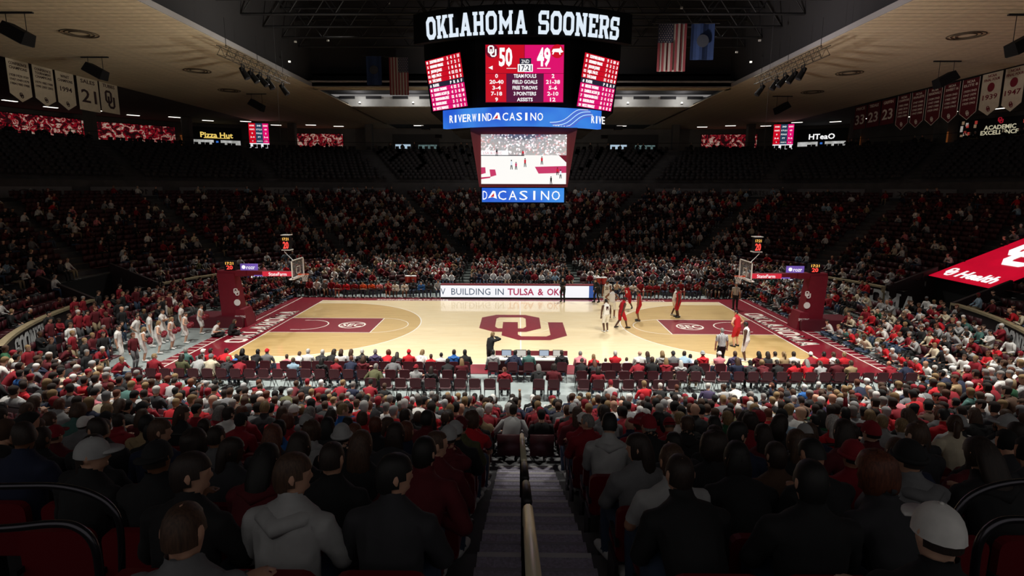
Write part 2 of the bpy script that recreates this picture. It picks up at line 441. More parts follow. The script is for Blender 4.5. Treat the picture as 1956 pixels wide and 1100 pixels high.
# small lamps standing in the trough and washing its wall
bulb = mat('trough_lamp_glow', (255, 250, 240), .5, emit=3)
for i in range(7):
    x = -17.4 + 5.8 * i
    e = empty('trough_lamp', (x, 31.3, 17.05)); tag(e, 'tiny bright lamp in the far ceiling trough, %s from the cheerleader side' % ['first', 'second', 'third', 'fourth', 'fifth', 'sixth', 'seventh'][i], 'lamp', 'trough lamps')
    MB().cbox((0, 0, .05), (.22, .16, .1)).build('base', ceil_dark, e); MB().ellipsoid((0, 0, .16), (.1, .1, .1), 8, 6).build('bulb', bulb, e)
    d = bpy.data.lights.new('trough_lamp_light', 'POINT'); d.energy = 75; d.shadow_soft_size = .15; d.color = (1, .97, .93)
    lo = bpy.data.objects.new('trough_lamp_light', d); COL.objects.link(lo); lo.location = (x, 31.3, 17.5)
# dark steel trusses in the void
steel = mat('dark_steel', (30, 30, 33), .7, .2)
tr = MB()
tr.tube([(-19.2, 0, 0), (19.2, 0, 0)], .09, 6).tube([(-19.2, 0, 2.2), (19.2, 0, 2.2)], .09, 6)
for i in range(12):
    x0 = -19.2 + 3.2 * i
    tr.tube([(x0, 0, 0), (x0 + 1.6, 0, 2.2)], .05, 5).tube([(x0 + 1.6, 0, 2.2), (x0 + 3.2, 0, 0)], .05, 5)
tme = tr.mesh('roof_truss'); tme.materials.append(None)
ordw = ['first', 'second', 'third', 'fourth', 'fifth', 'sixth', 'seventh', 'eighth', 'ninth', 'tenth', 'eleventh', 'twelfth', 'thirteenth', 'fourteenth', 'fifteenth', 'sixteenth', 'seventeenth', 'eighteenth', 'nineteenth', 'twentieth', 'twenty-first', 'twenty-second', 'twenty-third', 'twenty-fourth', 'twenty-fifth', 'twenty-sixth', 'twenty-seventh', 'twenty-eighth', 'twenty-ninth', 'thirtieth', 'thirty-first', 'thirty-second', 'thirty-third', 'thirty-fourth', 'thirty-fifth', 'thirty-sixth', 'thirty-seventh', 'thirty-eighth', 'thirty-ninth', 'fortieth', 'forty-first', 'forty-second', 'forty-third', 'forty-fourth', 'forty-fifth']
for i, y in enumerate((1.5, 5.0, 8.5, 12.0, 15.5, 19.0)):
    tag(obj('roof_truss', tme, steel, None, (0, y, 19.6 + .1 * i)), 'dark steel roof truss spanning the void, %s from the scoreboard' % ordw[i], 'truss', 'roof trusses')

# ------------------------------------------------------------------ fascia panels at the foot of the upper bowl
fas = mat('fascia_grey_banner', (128, 126, 128), .8, var=.1, scale=2)
fas_t = mat('fascia_lettering_dark', (58, 50, 54), .8)
FT = ['OKLAHOMA', 'SOONERS', 'CHEER LIKE A CHAMPION', 'SOONERSPORTS.COM']
fi = 0
for sd in (-1, 1):
    for c, hw, word in ((17, 5.2, 1 if sd < 0 else 2), (30, 5.2, 0 if sd < 0 else 3), (44, 5.6, 3 if sd < 0 else 0), (58, 5.6, 0 if sd < 0 else 1), (72, 5.6, 1 if sd < 0 else 2)):
        w = strip_mesh([(16.9, 7.22), (16.9, 8.12), (16.98, 8.12), (16.98, 7.22), (16.9, 7.22)], sd * c - hw, sd * c + hw, 1.)
        o = w.build('fascia_banner', fas)
        tag(o, 'grey fascia banner reading %s, %s from mid court, %s side' % (FT[word].lower() if False else FT[word], ordw[{17: 0, 30: 1, 44: 2, 58: 3, 72: 4}[c]], 'cheerleader' if sd < 0 else 'red board'), 'banner', 'fascia banners')
        p, n = bowl(16.86, sd * c)
        put_text('lettering', FT[word], fas_t, o, frame((p.x, p.y, 7.67), (n.y, -n.x, 0), (0, 0, 1)), .55, 6.5)
# pale header strips over the vomitories
hs = mat('portal_header_white', (200, 200, 200), .7)
for i, (xa, xb) in enumerate(((-16.3, -13.8), (-12., -9.9), (-7.4, -4.6), (4.9, 7.8), (9.6, 12.1), (13.9, 16.2))):
    g = 34.2
    m = MB().box(xa, xb, g, g + .1, 6.55, 6.95)
    tag(m.build('portal_header', hs), 'pale strip sign above the far seats, %s from the cheerleader side' % ordw[i], 'sign', 'portal headers')
# floodlight fixtures of the sports lighting
fx_m = mat('floodlight_housing', (30, 30, 32), .7)
for i, (x, y, z_) in enumerate(LAMPS):
    e = empty('floodlight', (x, y, z_ + .12)); tag(e, 'dark floodlight high in the roof void, %s along the %s row' % (ordw[i // 2], 'near' if y < 0 else 'far'), 'lamp', 'floodlights')
    MB().hexa([(-.45, -.35, 0), (.45, -.35, 0), (.45, .35, 0), (-.45, .35, 0), (-.25, -.2, .4), (.25, -.2, .4), (.25, .2, .4), (-.25, .2, .4)]).build('housing', fx_m, e)
    MB().tube([(0, 0, .38), (0, 0, 25.0 - z_ - .1)], .04, 6).build('stem', steel, e)
# ------------------------------------------------------------------ the court
def wood(name, c0, c1):
    m = bpy.data.materials.new(name); m.use_nodes = True; nt = m.node_tree; b = nt.nodes['Principled BSDF']
    tc = nt.nodes.new('ShaderNodeTexCoord')
    br = nt.nodes.new('ShaderNodeTexBrick'); br.inputs['Scale'].default_value = 1.
    br.inputs['Brick Width'].default_value = 1.1; br.inputs['Row Height'].default_value = .085; br.inputs['Mortar Size'].default_value = .0
    br.inputs['Color1'].default_value = (*lin(c0), 1); br.inputs['Color2'].default_value = (*lin(c1), 1); br.inputs['Mortar'].default_value = (*lin(c0), 1)
    br.inputs['Bias'].default_value = -.1
    nt.links.new(tc.outputs['Object'], br.inputs['Vector'])
    nz = nt.nodes.new('ShaderNodeTexNoise'); nz.inputs['Scale'].default_value = 3.
    mp = nt.nodes.new('ShaderNodeMapping'); mp.inputs['Scale'].default_value = (.35, 6, 1)
    nt.links.new(tc.outputs['Object'], mp.inputs['Vector']); nt.links.new(mp.outputs[0], nz.inputs['Vector'])
    mx = nt.nodes.new('ShaderNodeMix'); mx.data_type = 'RGBA'; mx.blend_type = 'MULTIPLY'; mx.inputs['Factor'].default_value = .25
    nt.links.new(br.outputs['Color'], mx.inputs[6]); nt.links.new(nz.outputs['Fac'], mx.inputs[7])
    nt.links.new(mx.outputs[2], b.inputs['Base Color'])
    b.inputs['Roughness'].default_value = .45; b.inputs['Coat Weight'].default_value = .6; b.inputs['Coat Roughness'].default_value = .06
    MATS[name] = m; return m
maple = wood('pale_maple', (252, 232, 190), (246, 222, 174))
stain = wood('stained_maple', (222, 188, 124), (208, 172, 108))
paint = mat('maroon_court_paint', (128, 10, 36), .4, var=.12, scale=4, coat=.5)
white_p = mat('white_court_paint', (245, 240, 230), .4, coat=.4)
court = struct(MB().box(-16.9, 16.9, -9.0, 8.95, -.03, 0).build('floor_court', paint), 'glossy wooden basketball court with maroon border')
MB().box(-14.325, 14.325, -7.62, 7.62, -.02, .002).build('maple_boards', maple, court)
def ringpoly(cx, cy, r0, r1, a0, a1, n, z):
    m = MB()
    for i in range(n):
        t0, t1 = R(a0 + (a1 - a0) * i / n), R(a0 + (a1 - a0) * (i + 1) / n)
        m.poly([(cx + r0 * math.cos(t0), cy + r0 * math.sin(t0)), (cx + r1 * math.cos(t0), cy + r1 * math.sin(t0)), (cx + r1 * math.cos(t1), cy + r1 * math.sin(t1)), (cx + r0 * math.cos(t1), cy + r0 * math.sin(t1))], z)
    return m
LW = .07
for s in (-1, 1):
    # stained zone inside the three point line
    hx = 12.725 * s; rr = 6.75; yl = 6.60; xe = 12.725 - math.sqrt(rr * rr - yl * yl)
    th = math.degrees(math.asin(yl / rr))
    pts = [(14.325 * s, -yl), (14.325 * s, yl)]
    arc = []
    for i in range(41):
        a = R(-th + 2 * th * i / 40); arc.append((s * (12.725 - rr * math.cos(a)), rr * math.sin(a)))
    P = ([(14.325 * s, -yl)] + arc + [(14.325 * s, yl)])
    if s < 0: P = P
    zf = (.0025, .004)
    m = MB(); k = len(P); area2 = sum(P[i][0] * P[(i + 1) % k][1] - P[(i + 1) % k][0] * P[i][1] for i in range(k))
    m.poly(P if area2 > 0 else P[::-1], zf); m.build('stained_zone', stain, court)
    l3 = MB(); zl = (.004, .0052)
    for i in range(40):
        (x0, y0), (x1, y1) = arc[i], arc[i + 1]
        f = (rr - LW) / rr
        l3.poly([(x0, y0), (x1, y1), (s * 12.725 + (x1 - s * 12.725) * f, y1 * f), (s * 12.725 + (x0 - s * 12.725) * f, y0 * f)][::(1 if s < 0 else -1)], zl)
    for y in (-yl, yl): l3.box(*sorted((s * xe, s * 14.325)), y - LW / 2, y + LW / 2, *zl)
    l3.build('three_point_line', white_p, court)
    MB().box(*sorted((s * 8.53, s * 14.325)), -1.83, 1.83, .004, .0055).build('painted_lane', paint, court)
    ln = MB()
    for y in (-1.83, 1.83): ln.box(*sorted((s * 8.50, s * 14.325)), y - .03, y + .03, .0056, .0068)
    ln.box(*sorted((s * 8.50, s * 8.56)), -1.83, 1.83, .0056, .0068)
    ln.build('lane_line', white_p, court)
    ringpoly(s * 8.53, 0, 1.78, 1.83, 90 if s > 0 else -90, 270 if s > 0 else 90, 24, (.0042, .0054)).build('free_throw_circle', white_p, court)
    ra = ringpoly(s * 12.725, 0, 1.17, 1.24, 90 if s > 0 else -90, 270 if s > 0 else 90, 20, (.0058, .007))
    for y in (-1.205, 1.205): ra.box(*sorted((s * 12.7, s * 13.3)), y - .035, y + .035, .0058, .007)
    ra.build('restricted_arc', white_p, court)
    # round conference emblem in the lane
    em = ringpoly(s * 10.05, 0, .70, .80, 0, 360, 36, (.0058, .007)); em.build('lane_emblem', white_p, court)
    put_text('lane_emblem_letters', 'SEC', white_p, court, frame((s * 10.05, 0, .0), (1, 0, 0), (0, 1, 0)), .8, 1.2, thick=.0012, bold=.03, z=.0065)
    # baseline lettering
    xm = s * 15.22
    block_text('OKLAHOMA', white_p, court, frame((xm, -.12, .0015), (0, -s, 0), (s, 0, 0)), 1.14, 7.95, name='baseline_letter', thick=.0015, gap=.1)
    MB().box(*sorted((s * 16.25, s * 16.33)), -9, 8.95, .001, .002).build('apron_line', white_p, court)
    for yy in np.arange(-8.4, -1.2, .55):
        MB().box(*sorted((s * 16.36, s * 16.88)), yy, yy + .07, .001, .002).build('apron_dash', white_p, court)
bl = MB()
bl.box(-14.36, 14.36, 7.6, 7.66, .003, .0045).box(-14.36, 14.36, -7.66, -7.6, .003, .0045)
bl.box(-14.38, -14.30, -7.6, 7.6, .003, .0045).box(14.30, 14.38, -7.6, 7.6, .003, .0045)
bl.build('boundary_line', white_p, court)
MB().box(-.035, .035, -7.6, 7.6, .003, .0046).build('half_way_line', white_p, court)
cream_edge = mat('cream_logo_edge', (252, 246, 226), .4, coat=.4)
lg = logo_mesh(.0012); lg.v = [(x, y, z + .0052) for x, y, z in lg.v]; lg.build('centre_emblem', paint, court)
ringpoly(0, 0, 1.79, 1.83, 0, 360, 48, (.0046, .0058)).build('centre_circle', cream_edge, court)
for x, w in ((-7.9, 5.2), (7.9, 5.2)):
    put_text('apron_lettering', 'SOONERSPORTS.COM', white_p, court, frame((x, 8.02, 0), (1, 0, 0), (0, 1, 0)), .36, w, thick=.001, bold=.03, z=.0015)

# ------------------------------------------------------------------ basket goals
pad = mat('maroon_vinyl_pad', (112, 14, 34), .45, var=.08, scale=5)
pad_d = mat('deep_maroon_steel', (84, 14, 30), .5)
wht = mat('white_enamel', (235, 235, 235), .4)
glass = mat('backboard_glass', (210, 225, 235), .03)
gb = glass.node_tree.nodes['Principled BSDF']; gb.inputs['Alpha'].default_value = .10
rim_m = mat('orange_rim', (235, 80, 20), .4)
net_m = mat('white_net_cord', (230, 230, 230), .8)
led_blk = mat('led_black', (14, 14, 20), .4)
led_red = mat('led_red_digit', (255, 70, 60), .5, emit=1.6)
led_amber = mat('led_amber_digit', (255, 190, 90), .5, emit=1.4)
led_white = mat('led_white', (255, 255, 255), .5, emit=1.0)
led_purple = mat('led_purple', (120, 90, 180), .5, emit=.8, var=.3, scale=2)
led_navy = mat('led_navy', (34, 30, 60), .5, emit=.7, var=.5, scale=1.5)
led_crimson = mat('led_crimson', (215, 40, 60), .5, emit=.9)
for s, side in ((-1, 'beside the cheerleaders'), (1, 'at the red board end')):
    g = empty('basketball_goal', (s * 17.1, 0, 0)); tag(g, 'maroon padded portable basketball goal with glass backboard, %s' % side, 'basketball hoop', 'basket goals')
    X = lambda wx: s * wx - s * 17.1     # world distance from mid court to local x
    b = MB(); b.rbox(*sorted((X(16.2), X(19.4))), -.85, .85, -.03, .62, .08, 'y'); b.build('base', pad_d, g)
    # tall padded upright leaning towards the court, with the lower front pad proud
    u = MB().hexa([(X(16.45), -.42, .5), (X(17.6), -.42, .5), (X(17.6), .42, .5), (X(16.45), .42, .5), (X(16.75), -.34, 3.12), (X(17.75), -.34, 3.12), (X(17.75), .34, 3.12), (X(16.75), .34, 3.12)])
    u.build('upright_pad', pad, g)
    MB().hexa([(X(16.05), -.6, 0), (X(16.7), -.6, 0), (X(16.7), .6, 0), (X(16.05), .6, 0), (X(16.25), -.5, 1.02), (X(16.75), -.5, 1.02), (X(16.75), .5, 1.02), (X(16.25), .5, 1.02)]).build('front_pad', pad, g)
    MB().box(*sorted((X(16.05), X(17.75))), -.26, .26, 2.95, 3.28).build('boom_root', pad, g)
    MB().hexa([(X(13.35), -.13, 2.98), (X(16.4), -.22, 2.96), (X(16.4), .22, 2.96), (X(13.35), .13, 2.98), (X(13.35), -.13, 3.22), (X(16.4), -.22, 3.26), (X(16.4), .22, 3.26), (X(13.35), .13, 3.22)]).build('boom', pad, g)
    MB().tube([(X(13.15), -.5, 3.92), (X(13.75), -.2, 4.4)], .018, 6).build('brace', wht, g)
    # sponsor strip on the boom and the small board above it
    st = MB().box(*sorted((X(13.4), X(15.1))), -.27, -.24, 2.96, 3.24).build('boom_strip', led_crimson, g)
    put_text('strip_lettering', 'StateFarm', led_white, st, frame((X(14.2), -.275, 3.1), (1, 0, 0), (0, 0, 1)), .2, 1.05)
    MB().box(*sorted((X(15.1), X(15.6))), -.27, -.24, 2.96, 3.03).build('boom_strip_purple', led_purple, g)
    bd = MB().box(*sorted((X(15.4), X(16.4))), -.2, -.1, 3.3, 3.68).build('sponsor_board', led_purple, g)
    put_text('board_lettering', 'rozr', led_white, bd, frame((X(15.9) + .12, -.21, 3.49), (1, 0, 0), (0, 0, 1)), .24, .5)
    mm = MB(); mm.v = []; mm.poly([(.11 * math.cos(t * math.pi / 8), .11 * math.sin(t * math.pi / 8)) for t in range(16)], (0, .01))
    mm.xform(frame((X(15.9) - .3, -.21, 3.49), (1, 0, 0), (0, 0, 1))).build('board_emblem', led_white, bd)
    # backboard
    B = X(13.1)
    MB().box(B - .012, B + .012, -.88, .88, 2.93, 3.94).build('backboard_glass', glass, g)
    fr = MB().box(B - .03, B + .03, -.915, -.86, 2.9, 3.97).box(B - .03, B + .03, .86, .915, 2.9, 3.97).box(B - .03, B + .03, -.915, .915, 3.92, 3.97).box(B - .03, B + .03, -.915, .915, 2.86, 2.95)
    fr.build('backboard_frame', wht, g)
    xf = B - s * .02
    sq = MB().box(xf - .004, xf + .004, -.305, .305, 3.5, 3.55).box(xf - .004, xf + .004, -.305, .305, 3.1, 3.15).box(xf - .004, xf + .004, -.305, -.255, 3.1, 3.55).box(xf - .004, xf + .004, .255, .305, 3.1, 3.55)
    sq.build('shooter_square', wht, g)
    H = X(12.72)
    rg = [(H + .23 * math.cos(2 * math.pi * i / 20), .23 * math.sin(2 * math.pi * i / 20), 3.05) for i in range(21)]
    rm = MB().tube(rg, .014, 6, cap=False).box(*sorted((X(12.95), X(13.09))), -.08, .08, 3.0, 3.07); rm.build('rim', rim_m, g)
    nt_ = MB()
    for i in range(10):
        for d in (1, -1):
            pts = []
            for j in range(5):
                a = 2 * math.pi * (i + d * j * .5) / 10; r_ = (.225, .19, .155, .135, .13)[j]
                pts.append((H + r_ * math.cos(a), r_ * math.sin(a), 3.04 - j * .105))
            nt_.tube(pts, .006, 4)
    nt_.build('net', net_m, g)
    MB().box(*sorted((X(13.05), X(13.3))), -.9, .9, 2.84, 2.9).build('bottom_pad', wht, g)
    # clock box standing over the upright
    ck = MB().box(*sorted((X(16.7), X(17.35))), -.2, .05, 3.3, 3.84).build('game_clock', led_blk, g)
    put_text('clock_minutes', '17:21', led_amber, ck, frame((X(17.02), -.21, 3.71), (1, 0, 0), (0, 0, 1)), .16, .46)
    put_text('clock_shot', '20', led_red, ck, frame((X(17.02), -.21, 3.47), (1, 0, 0), (0, 0, 1)), .23, .36, bold=.02)
    # emblems on the pad facing the camera side and front
    put_logo('pad_emblem', wht, g, frame((X(16.62) - s * 0.0, -.43, 2.05), (1, 0, 0), (0, .03, 1)), .42)
    cc = MB(); cc.poly([(.19 * math.cos(t * math.pi / 10), .19 * math.sin(t * math.pi / 10)) for t in range(20)], (0, .01))
    cc.xform(frame((X(16.62), -.44, 1.42), (1, 0, 0), (0, .03, 1))).build('pad_roundel', wht, g)
    put_text('pad_lettering', 'SPALDING', wht, g, frame((X(16.42), -.62, .62), (1, 0, 0), (0, .1, 1)), .14, .62)
    # hanging shot clock above the backboard
    h = empty('shot_clock', (s * 13.64, 0, 4.52)); tag(h, 'small hanging shot clock with red digits above the backboard %s' % side, 'clock', 'hanging shot clocks')
    MB().box(-.2, .2, -.2, .2, 0, .82).build('case', led_blk, h)
    put_text('clock_time', '17:21', led_amber, h, frame((0, -.205, .62), (1, 0, 0), (0, 0, 1)), .16, .34)
    put_text('clock_digits', '20', led_red, h, frame((0, -.205, .27), (1, 0, 0), (0, 0, 1)), .4, .32, bold=.03)
    MB().box(-.26, .26, -.24, .24, -.05, -.0).build('bracket', wht, h); MB().box(-.26, .26, -.24, .24, .82, .86).build('bracket', wht, h)
    MB().tube([(0, 0, .84), (0, 0, 15.2)], .008, 4).build('cable', steel, h)

# ------------------------------------------------------------------ scorer's table with the long LED front
t = empty('scorers_table', (-.1, 8.75, 0)); tag(t, 'long scorers table with white LED front across the far sideline', 'table')
MB().box(-5.8, 5.75, -.15, .55, .98, 1.03).build('tabletop', pad, t)
MB().box(-5.8, 5.2, -.14, -.06, .10, .97).build('led_front', mat('led_screen_white', (250, 250, 255), .3, emit=.95), t)
MB().box(5.2, 5.75, -.14, -.06, .10, .97).build('led_front_blue', mat('led_blue', (70, 110, 190), .4, emit=.6), t)
MB().box(-5.8, 5.75, -.16, -.04, .0, .10).build('plinth', led_blk, t)
for x in (-5.7, -2, 2, 5.6): MB().box(x - .04, x + .04, .35, .45, 0, .98).build('leg', steel, t)
for tx_, xc_, w_ in (('V', -5.62, .36), ('BUILDING', -3.55, 2.9), ('IN', -1.42, .62)): put_text('led_lettering', tx_, mat('led_slate', (80, 100, 125), .5, emit=.7), t, frame((xc_, -.15, .54), (1, 0, 0), (0, 0, 1)), .5, w_)
for tx_, xc_, w_ in (('TULSA', .15, 1.95), ('&', 1.62, .42), ('OKC', 2.75, 1.3)): put_text('led_lettering', tx_, mat('led_magenta', (190, 50, 95), .5, emit=.8), t, frame((xc_, -.15, .54), (1, 0, 0), (0, 0, 1)), .5, w_, bold=.03)
# ------------------------------------------------------------------ centre-hung scoreboard
sb = empty('center_scoreboard', (0, 0, 7.3)); tag(sb, 'huge black centre-hung scoreboard with red score screens, blue ribbons and video screen', 'scoreboard')
ZB = 7.3
sb_blk = mat('scoreboard_black', (9, 9, 10), .7, spec=.1)
sb_mar = mat('scoreboard_maroon', (96, 10, 22), .5)
l_red = mat('led_red', (205, 8, 34), .5, emit=.95)
l_dred = mat('led_dark_red', (120, 8, 40), .5, emit=.8)
l_pink = mat('led_pink', (226, 12, 110), .5, emit=.95)
l_slate = mat('led_dark_slate', (38, 38, 58), .5, emit=.8)
l_plum = mat('led_plum', (92, 20, 64), .5, emit=.8)
l_ice = mat('led_ice_letter', (228, 240, 252), .5, emit=.95)
def led_wave(name, c0, c1):
    m = bpy.data.materials.new(name); m.use_nodes = True; nt = m.node_tree; b = nt.nodes['Principled BSDF']
    tc = nt.nodes.new('ShaderNodeTexCoord'); gr = nt.nodes.new('ShaderNodeTexNoise'); gr.inputs['Scale'].default_value = .5
    r = nt.nodes.new('ShaderNodeValToRGB'); r.color_ramp.elements[0].color = (*lin(c0), 1); r.color_ramp.elements[1].color = (*lin(c1), 1)
    r.color_ramp.elements[0].position = .35; r.color_ramp.elements[1].position = .65
    nt.links.new(tc.outputs['Object'], gr.inputs['Vector']); nt.links.new(gr.outputs['Fac'], r.inputs['Fac'])
    nt.links.new(r.outputs[0], b.inputs['Emission Color']); b.inputs['Emission Strength'].default_value = .95
    b.inputs['Base Color'].default_value = (.01, .01, .02, 1); MATS[name] = m; return m
l_blue = led_wave('led_ribbon_blue', (30, 90, 215), (60, 145, 235))
# main octagonal drum, slightly wider at the top, front faces leaning down
def octo(hw, cut, z):
    return [(-hw, -hw + cut, z), (-hw + cut, -hw, z), (hw - cut, -hw, z), (hw, -hw + cut, z), (hw, hw - cut, z), (hw - cut, hw, z), (-hw + cut, hw, z), (-hw, hw - cut, z)]
def loft8(m, rings):
    k = 8; V = [p for r in rings for p in r]
    Fc = [(i * k + j, i * k + (j + 1) % k, (i + 1) * k + (j + 1) % k, (i + 1) * k + j) for i in range(len(rings) - 1) for j in range(k)]
    Fc += [tuple(range(k))[::-1], tuple(range((len(rings) - 1) * k, len(rings) * k))]
    return m.add(V, Fc)
z = lambda w: w - ZB
body = loft8(MB(), [octo(3.6, 1.35, z(11.0)), octo(4.75, 2.6, z(11.95)), octo(5.05, 2.85, z(14.75)), octo(5.05, 2.85, z(16.35))])
body.build('drum', sb_blk, sb)
# header band with the curved slab lettering
def hcurve(x):
    a = x / 9.5
    return frame((9.5 * math.sin(a) , -5.75 + 9.5 * (1 - math.cos(a)) * 1.0, z(15.45)), (math.cos(a), math.sin(a), 0), (0, -.08, 1))
hb = MB(); n = 24; V = []
for i in range(n + 1):
    a = (-5.6 + 11.2 * i / n) / 9.5
    for rr_, zz in ((9.42, 14.9), (9.42, 16.25), (9.1, 16.25), (9.1, 14.9)):
        V.append((rr_ * math.sin(a), -5.75 + 9.5 - rr_ * math.cos(a), z(zz)))
hb.add(V, [(i * 4 + j, i * 4 + (j + 1) % 4, (i + 1) * 4 + (j + 1) % 4, (i + 1) * 4 + j) for i in range(n) for j in range(4)])
hb.build('header_band', sb_blk, sb)
block_text('OKLAHOMA SOONERS', l_ice, sb, None, .98, 9.4, name='header_letter', thick=.05, gap=.12, curve=hcurve)
# centre score screen: red half, magenta half, dark middle column
YS = -5.35
def panel(name, x0, x1, z0, z1, m, par, y=YS, d=.06): return MB().box(x0, x1, y - d, y, z(z0), z(z1)).build(name, m, par)
scr = panel('score_screen', -1.72, 1.92, 12.02, 14.58, l_dred, sb, YS, .05)
panel('screen_red_half', -1.70, .08, 13.32, 14.56, l_red, scr, YS - .05, .01)
panel('screen_pink_half', .10, 1.90, 13.32, 14.56, l_pink, scr, YS - .05, .01)
panel('screen_red_column', -1.70, -.75, 12.04, 13.3, l_red, scr, YS - .05, .01)
panel('screen_plum_column', -.74, .98, 12.04, 13.3, l_plum, scr, YS - .05, .01)
panel('screen_pink_column', .99, 1.90, 12.04, 13.3, l_pink, scr, YS - .05, .01)
T = lambda x, zz, y=YS - .07: frame((x, y, z(zz)), (1, 0, 0), (0, 0, 1))
put_text('score_digits', '50', led_white, scr, T(-.78, 14.05), .78, .62, bold=.05)
put_text('score_digits', '49', led_white, scr, T(.98, 14.05), .78, .62, bold=.05)
ci = MB().poly([(.3 * math.cos(i * math.pi / 12), .3 * math.sin(i * math.pi / 12)) for i in range(24)], (0, .01)); ci.xform(T(-1.4, 14.28)); ci.build('team_roundel', l_dred, scr)
put_logo('team_emblem', led_white, scr, T(-1.4, 14.28, YS - .085), .5)
ci = MB().poly([(.3 * math.cos(i * math.pi / 12), .3 * math.sin(i * math.pi / 12)) for i in range(24)], (0, .01)); ci.xform(T(1.6, 14.28)); ci.build('team_roundel', l_red, scr)
hg = MB()   # running hog emblem, flat silhouette
for p in ([(-.26, -.02), (-.2, .1), (.08, .12), (.2, .06), (.28, -.02), (.2, -.06), (.02, -.04)], [(-.2, 0), (-.24, -.14), (-.18, -.14), (-.12, 0)], [(.06, -.03), (.1, -.15), (.15, -.15), (.14, -.02)], [(.1, .1), (.14, .2), (.2, .08)]):
    a2 = sum(p[i][0] * p[(i + 1) % len(p)][1] - p[(i + 1) % len(p)][0] * p[i][1] for i in range(len(p))); hg.poly(p if a2 > 0 else p[::-1], (0, .01))
hg.xform(T(1.6, 14.28, YS - .085)).build('team_emblem', led_white, scr)
panel('clock_plate', -.22, .48, 13.38, 13.72, led_white, scr, YS - .06, .01)
panel('period_plate', -.14, .40, 13.72, 13.98, l_slate, scr, YS - .06, .01)
put_text('period_text', '2ND', led_white, scr, T(.13, 13.84, YS - .075), .17, .36)
put_text('clock_text', '17:21', l_slate, scr, T(.13, 13.55, YS - .075), .26, .58, bold=.02)
panel('score_underline', -.74, -.28, 13.52, 13.545, led_white, scr, YS - .06, .01); panel('score_underline', .68, 1.3, 13.52, 13.545, led_white, scr, YS - .06, .01)
ar = MB().poly([(-.1, 0), (.1, -.09), (.1, .09)], (0, .01)); ar.xform(T(-1.48, 13.56)).build('possession_arrow', led_white, scr)
for i, (a, b_, c) in enumerate((('0', 'TEAM FOULS', '2'), ('20-40', 'FIELD GOALS', '21-38'), ('3-4', 'FREE THROWS', '5-6'), ('7-18', '3 POINTERS', '2-10'), ('9', 'ASSISTS', '12'))):
    zz = 13.2 - i * .262
    put_text('stat_text', a, led_white, scr, T(-1.2, zz), .17, .13 * len(a), bold=.03); put_text('stat_text', b_, led_white, scr, T(.12, zz), .16, .105 * len(b_), bold=.03); put_text('stat_text', c, led_white, scr, T(1.42, zz), .17, .13 * len(c), bold=.03)
# angled player-statistics screens on the cut corners
names_ = [('1', 'XZAYVIER BROWN'), ('5', 'MOHAMED WAGUE'), ('8', 'JADON JONES'), ('12', 'NIJEL PACK'), ('24', 'TAE DAVIS'), ('#', 'PLAYER'), ('1', 'MELEEK THOMAS'), ('3', 'DARIUS ACUFF JR'), ('7', 'TREVON BRAZILE'), ('8', 'KARTER KNOX'), ('24', 'NICK PRINGLE')]
rs = random.Random(4)
for sd in (-1, 1):
    c = Vector((sd * 3.62, -3.86, z(13.15)))
    xd = Vector((1, sd * 1.0, 0)).normalized(); up_ = Vector((sd * .13, -.13, 1)).normalized()
    Mp = frame(c, xd, up_)
    # face turned outwards; keep the panel proud of the drum corner
    nrm = xd.cross(up_).normalized(); Mp.translation = c + nrm * .16
    W_, H_ = 2.72, 2.42
    root = MB().box(-W_ / 2 - .06, W_ / 2 + .06, -H_ / 2 - .06, H_ / 2 + .06, -.05, -.005).xform(Mp).build('statistics_screen', sb_blk, sb)
    for i, (num, nm) in enumerate(names_):
        y1 = H_ / 2 - i * H_ / 11; y0 = y1 - H_ / 11
        m_ = l_red if i < 5 else (l_slate if i == 5 else l_pink)
        MB().box(-W_ / 2, W_ / 2, y0 + .012, y1, -.005, .01).xform(Mp).build('screen_row', m_, root)
        yc = (y0 + y1) / 2
        put_text('row_number', num, led_white, root, Mp @ Matrix.Translation((-W_ / 2 + .16, yc, .012)), .12, .06 * len(num) + .04, bold=.03)
        put_text('row_name', nm, led_white, root, Mp @ Matrix.Translation((-W_ / 2 + .36, yc, .012)), .135, .078 * len(nm), 'l', bold=.03)
        for j in range(4):
            put_text('row_figure', 'PRAF'[j] if i == 5 else str(rs.randint(0, 12)), led_white, root, Mp @ Matrix.Translation((W_ / 2 - .95 + j * .27, yc, .012)), .14, None, bold=.03)
# curved blue ribbon under the drum
n = 28; V = []; RR = 6.0
for i in range(n + 1):
    a = R(-40 + 80 * i / n)
    for r_, zz in ((RR, 10.92), (RR, 11.78), (RR - .25, 11.78), (RR - .25, 10.92)):
        V.append((r_ * math.sin(a), RR - 5.75 - r_ * math.cos(a), z(zz)))
rb = MB().add(V, [(i * 4 + j, i * 4 + (j + 1) % 4, (i + 1) * 4 + (j + 1) % 4, (i + 1) * 4 + j) for i in range(n) for j in range(4)]).build('ribbon_screen', l_blue, sb)
def rib(x): 
    a = x / RR
    return frame((RR * math.sin(a), RR - 5.75 - RR * math.cos(a) - .0, z(11.35)), (math.cos(a), math.sin(a), 0), (0, 0, 1))
def rib_text(s, x0, w, h, b=.01):
    n_ = len(s)
    for i, ch in enumerate(s):
        if ch != ' ': put_text('ribbon_letter', ch, led_white, rb, rib(x0 + w * (i + .5) / n_), h, (w / n_) * (.32 if ch == 'I' else .82), bold=b)
rib_text('RIVERWIND', -3.75, 2.35, .36)
rib_text('CASINO', -.95, 1.95, .36)
rib_text('RIVE', 3.5, .95, .36)
em_ = MB().poly([(-.22, -.14), (-.02, -.1), (.2, -.16), (.12, .16), (.0, .18)], (0, .01)).xform(rib(-1.2) @ Matrix.Translation((0, 0, .012))); em_.build('ribbon_emblem', led_white, rb)
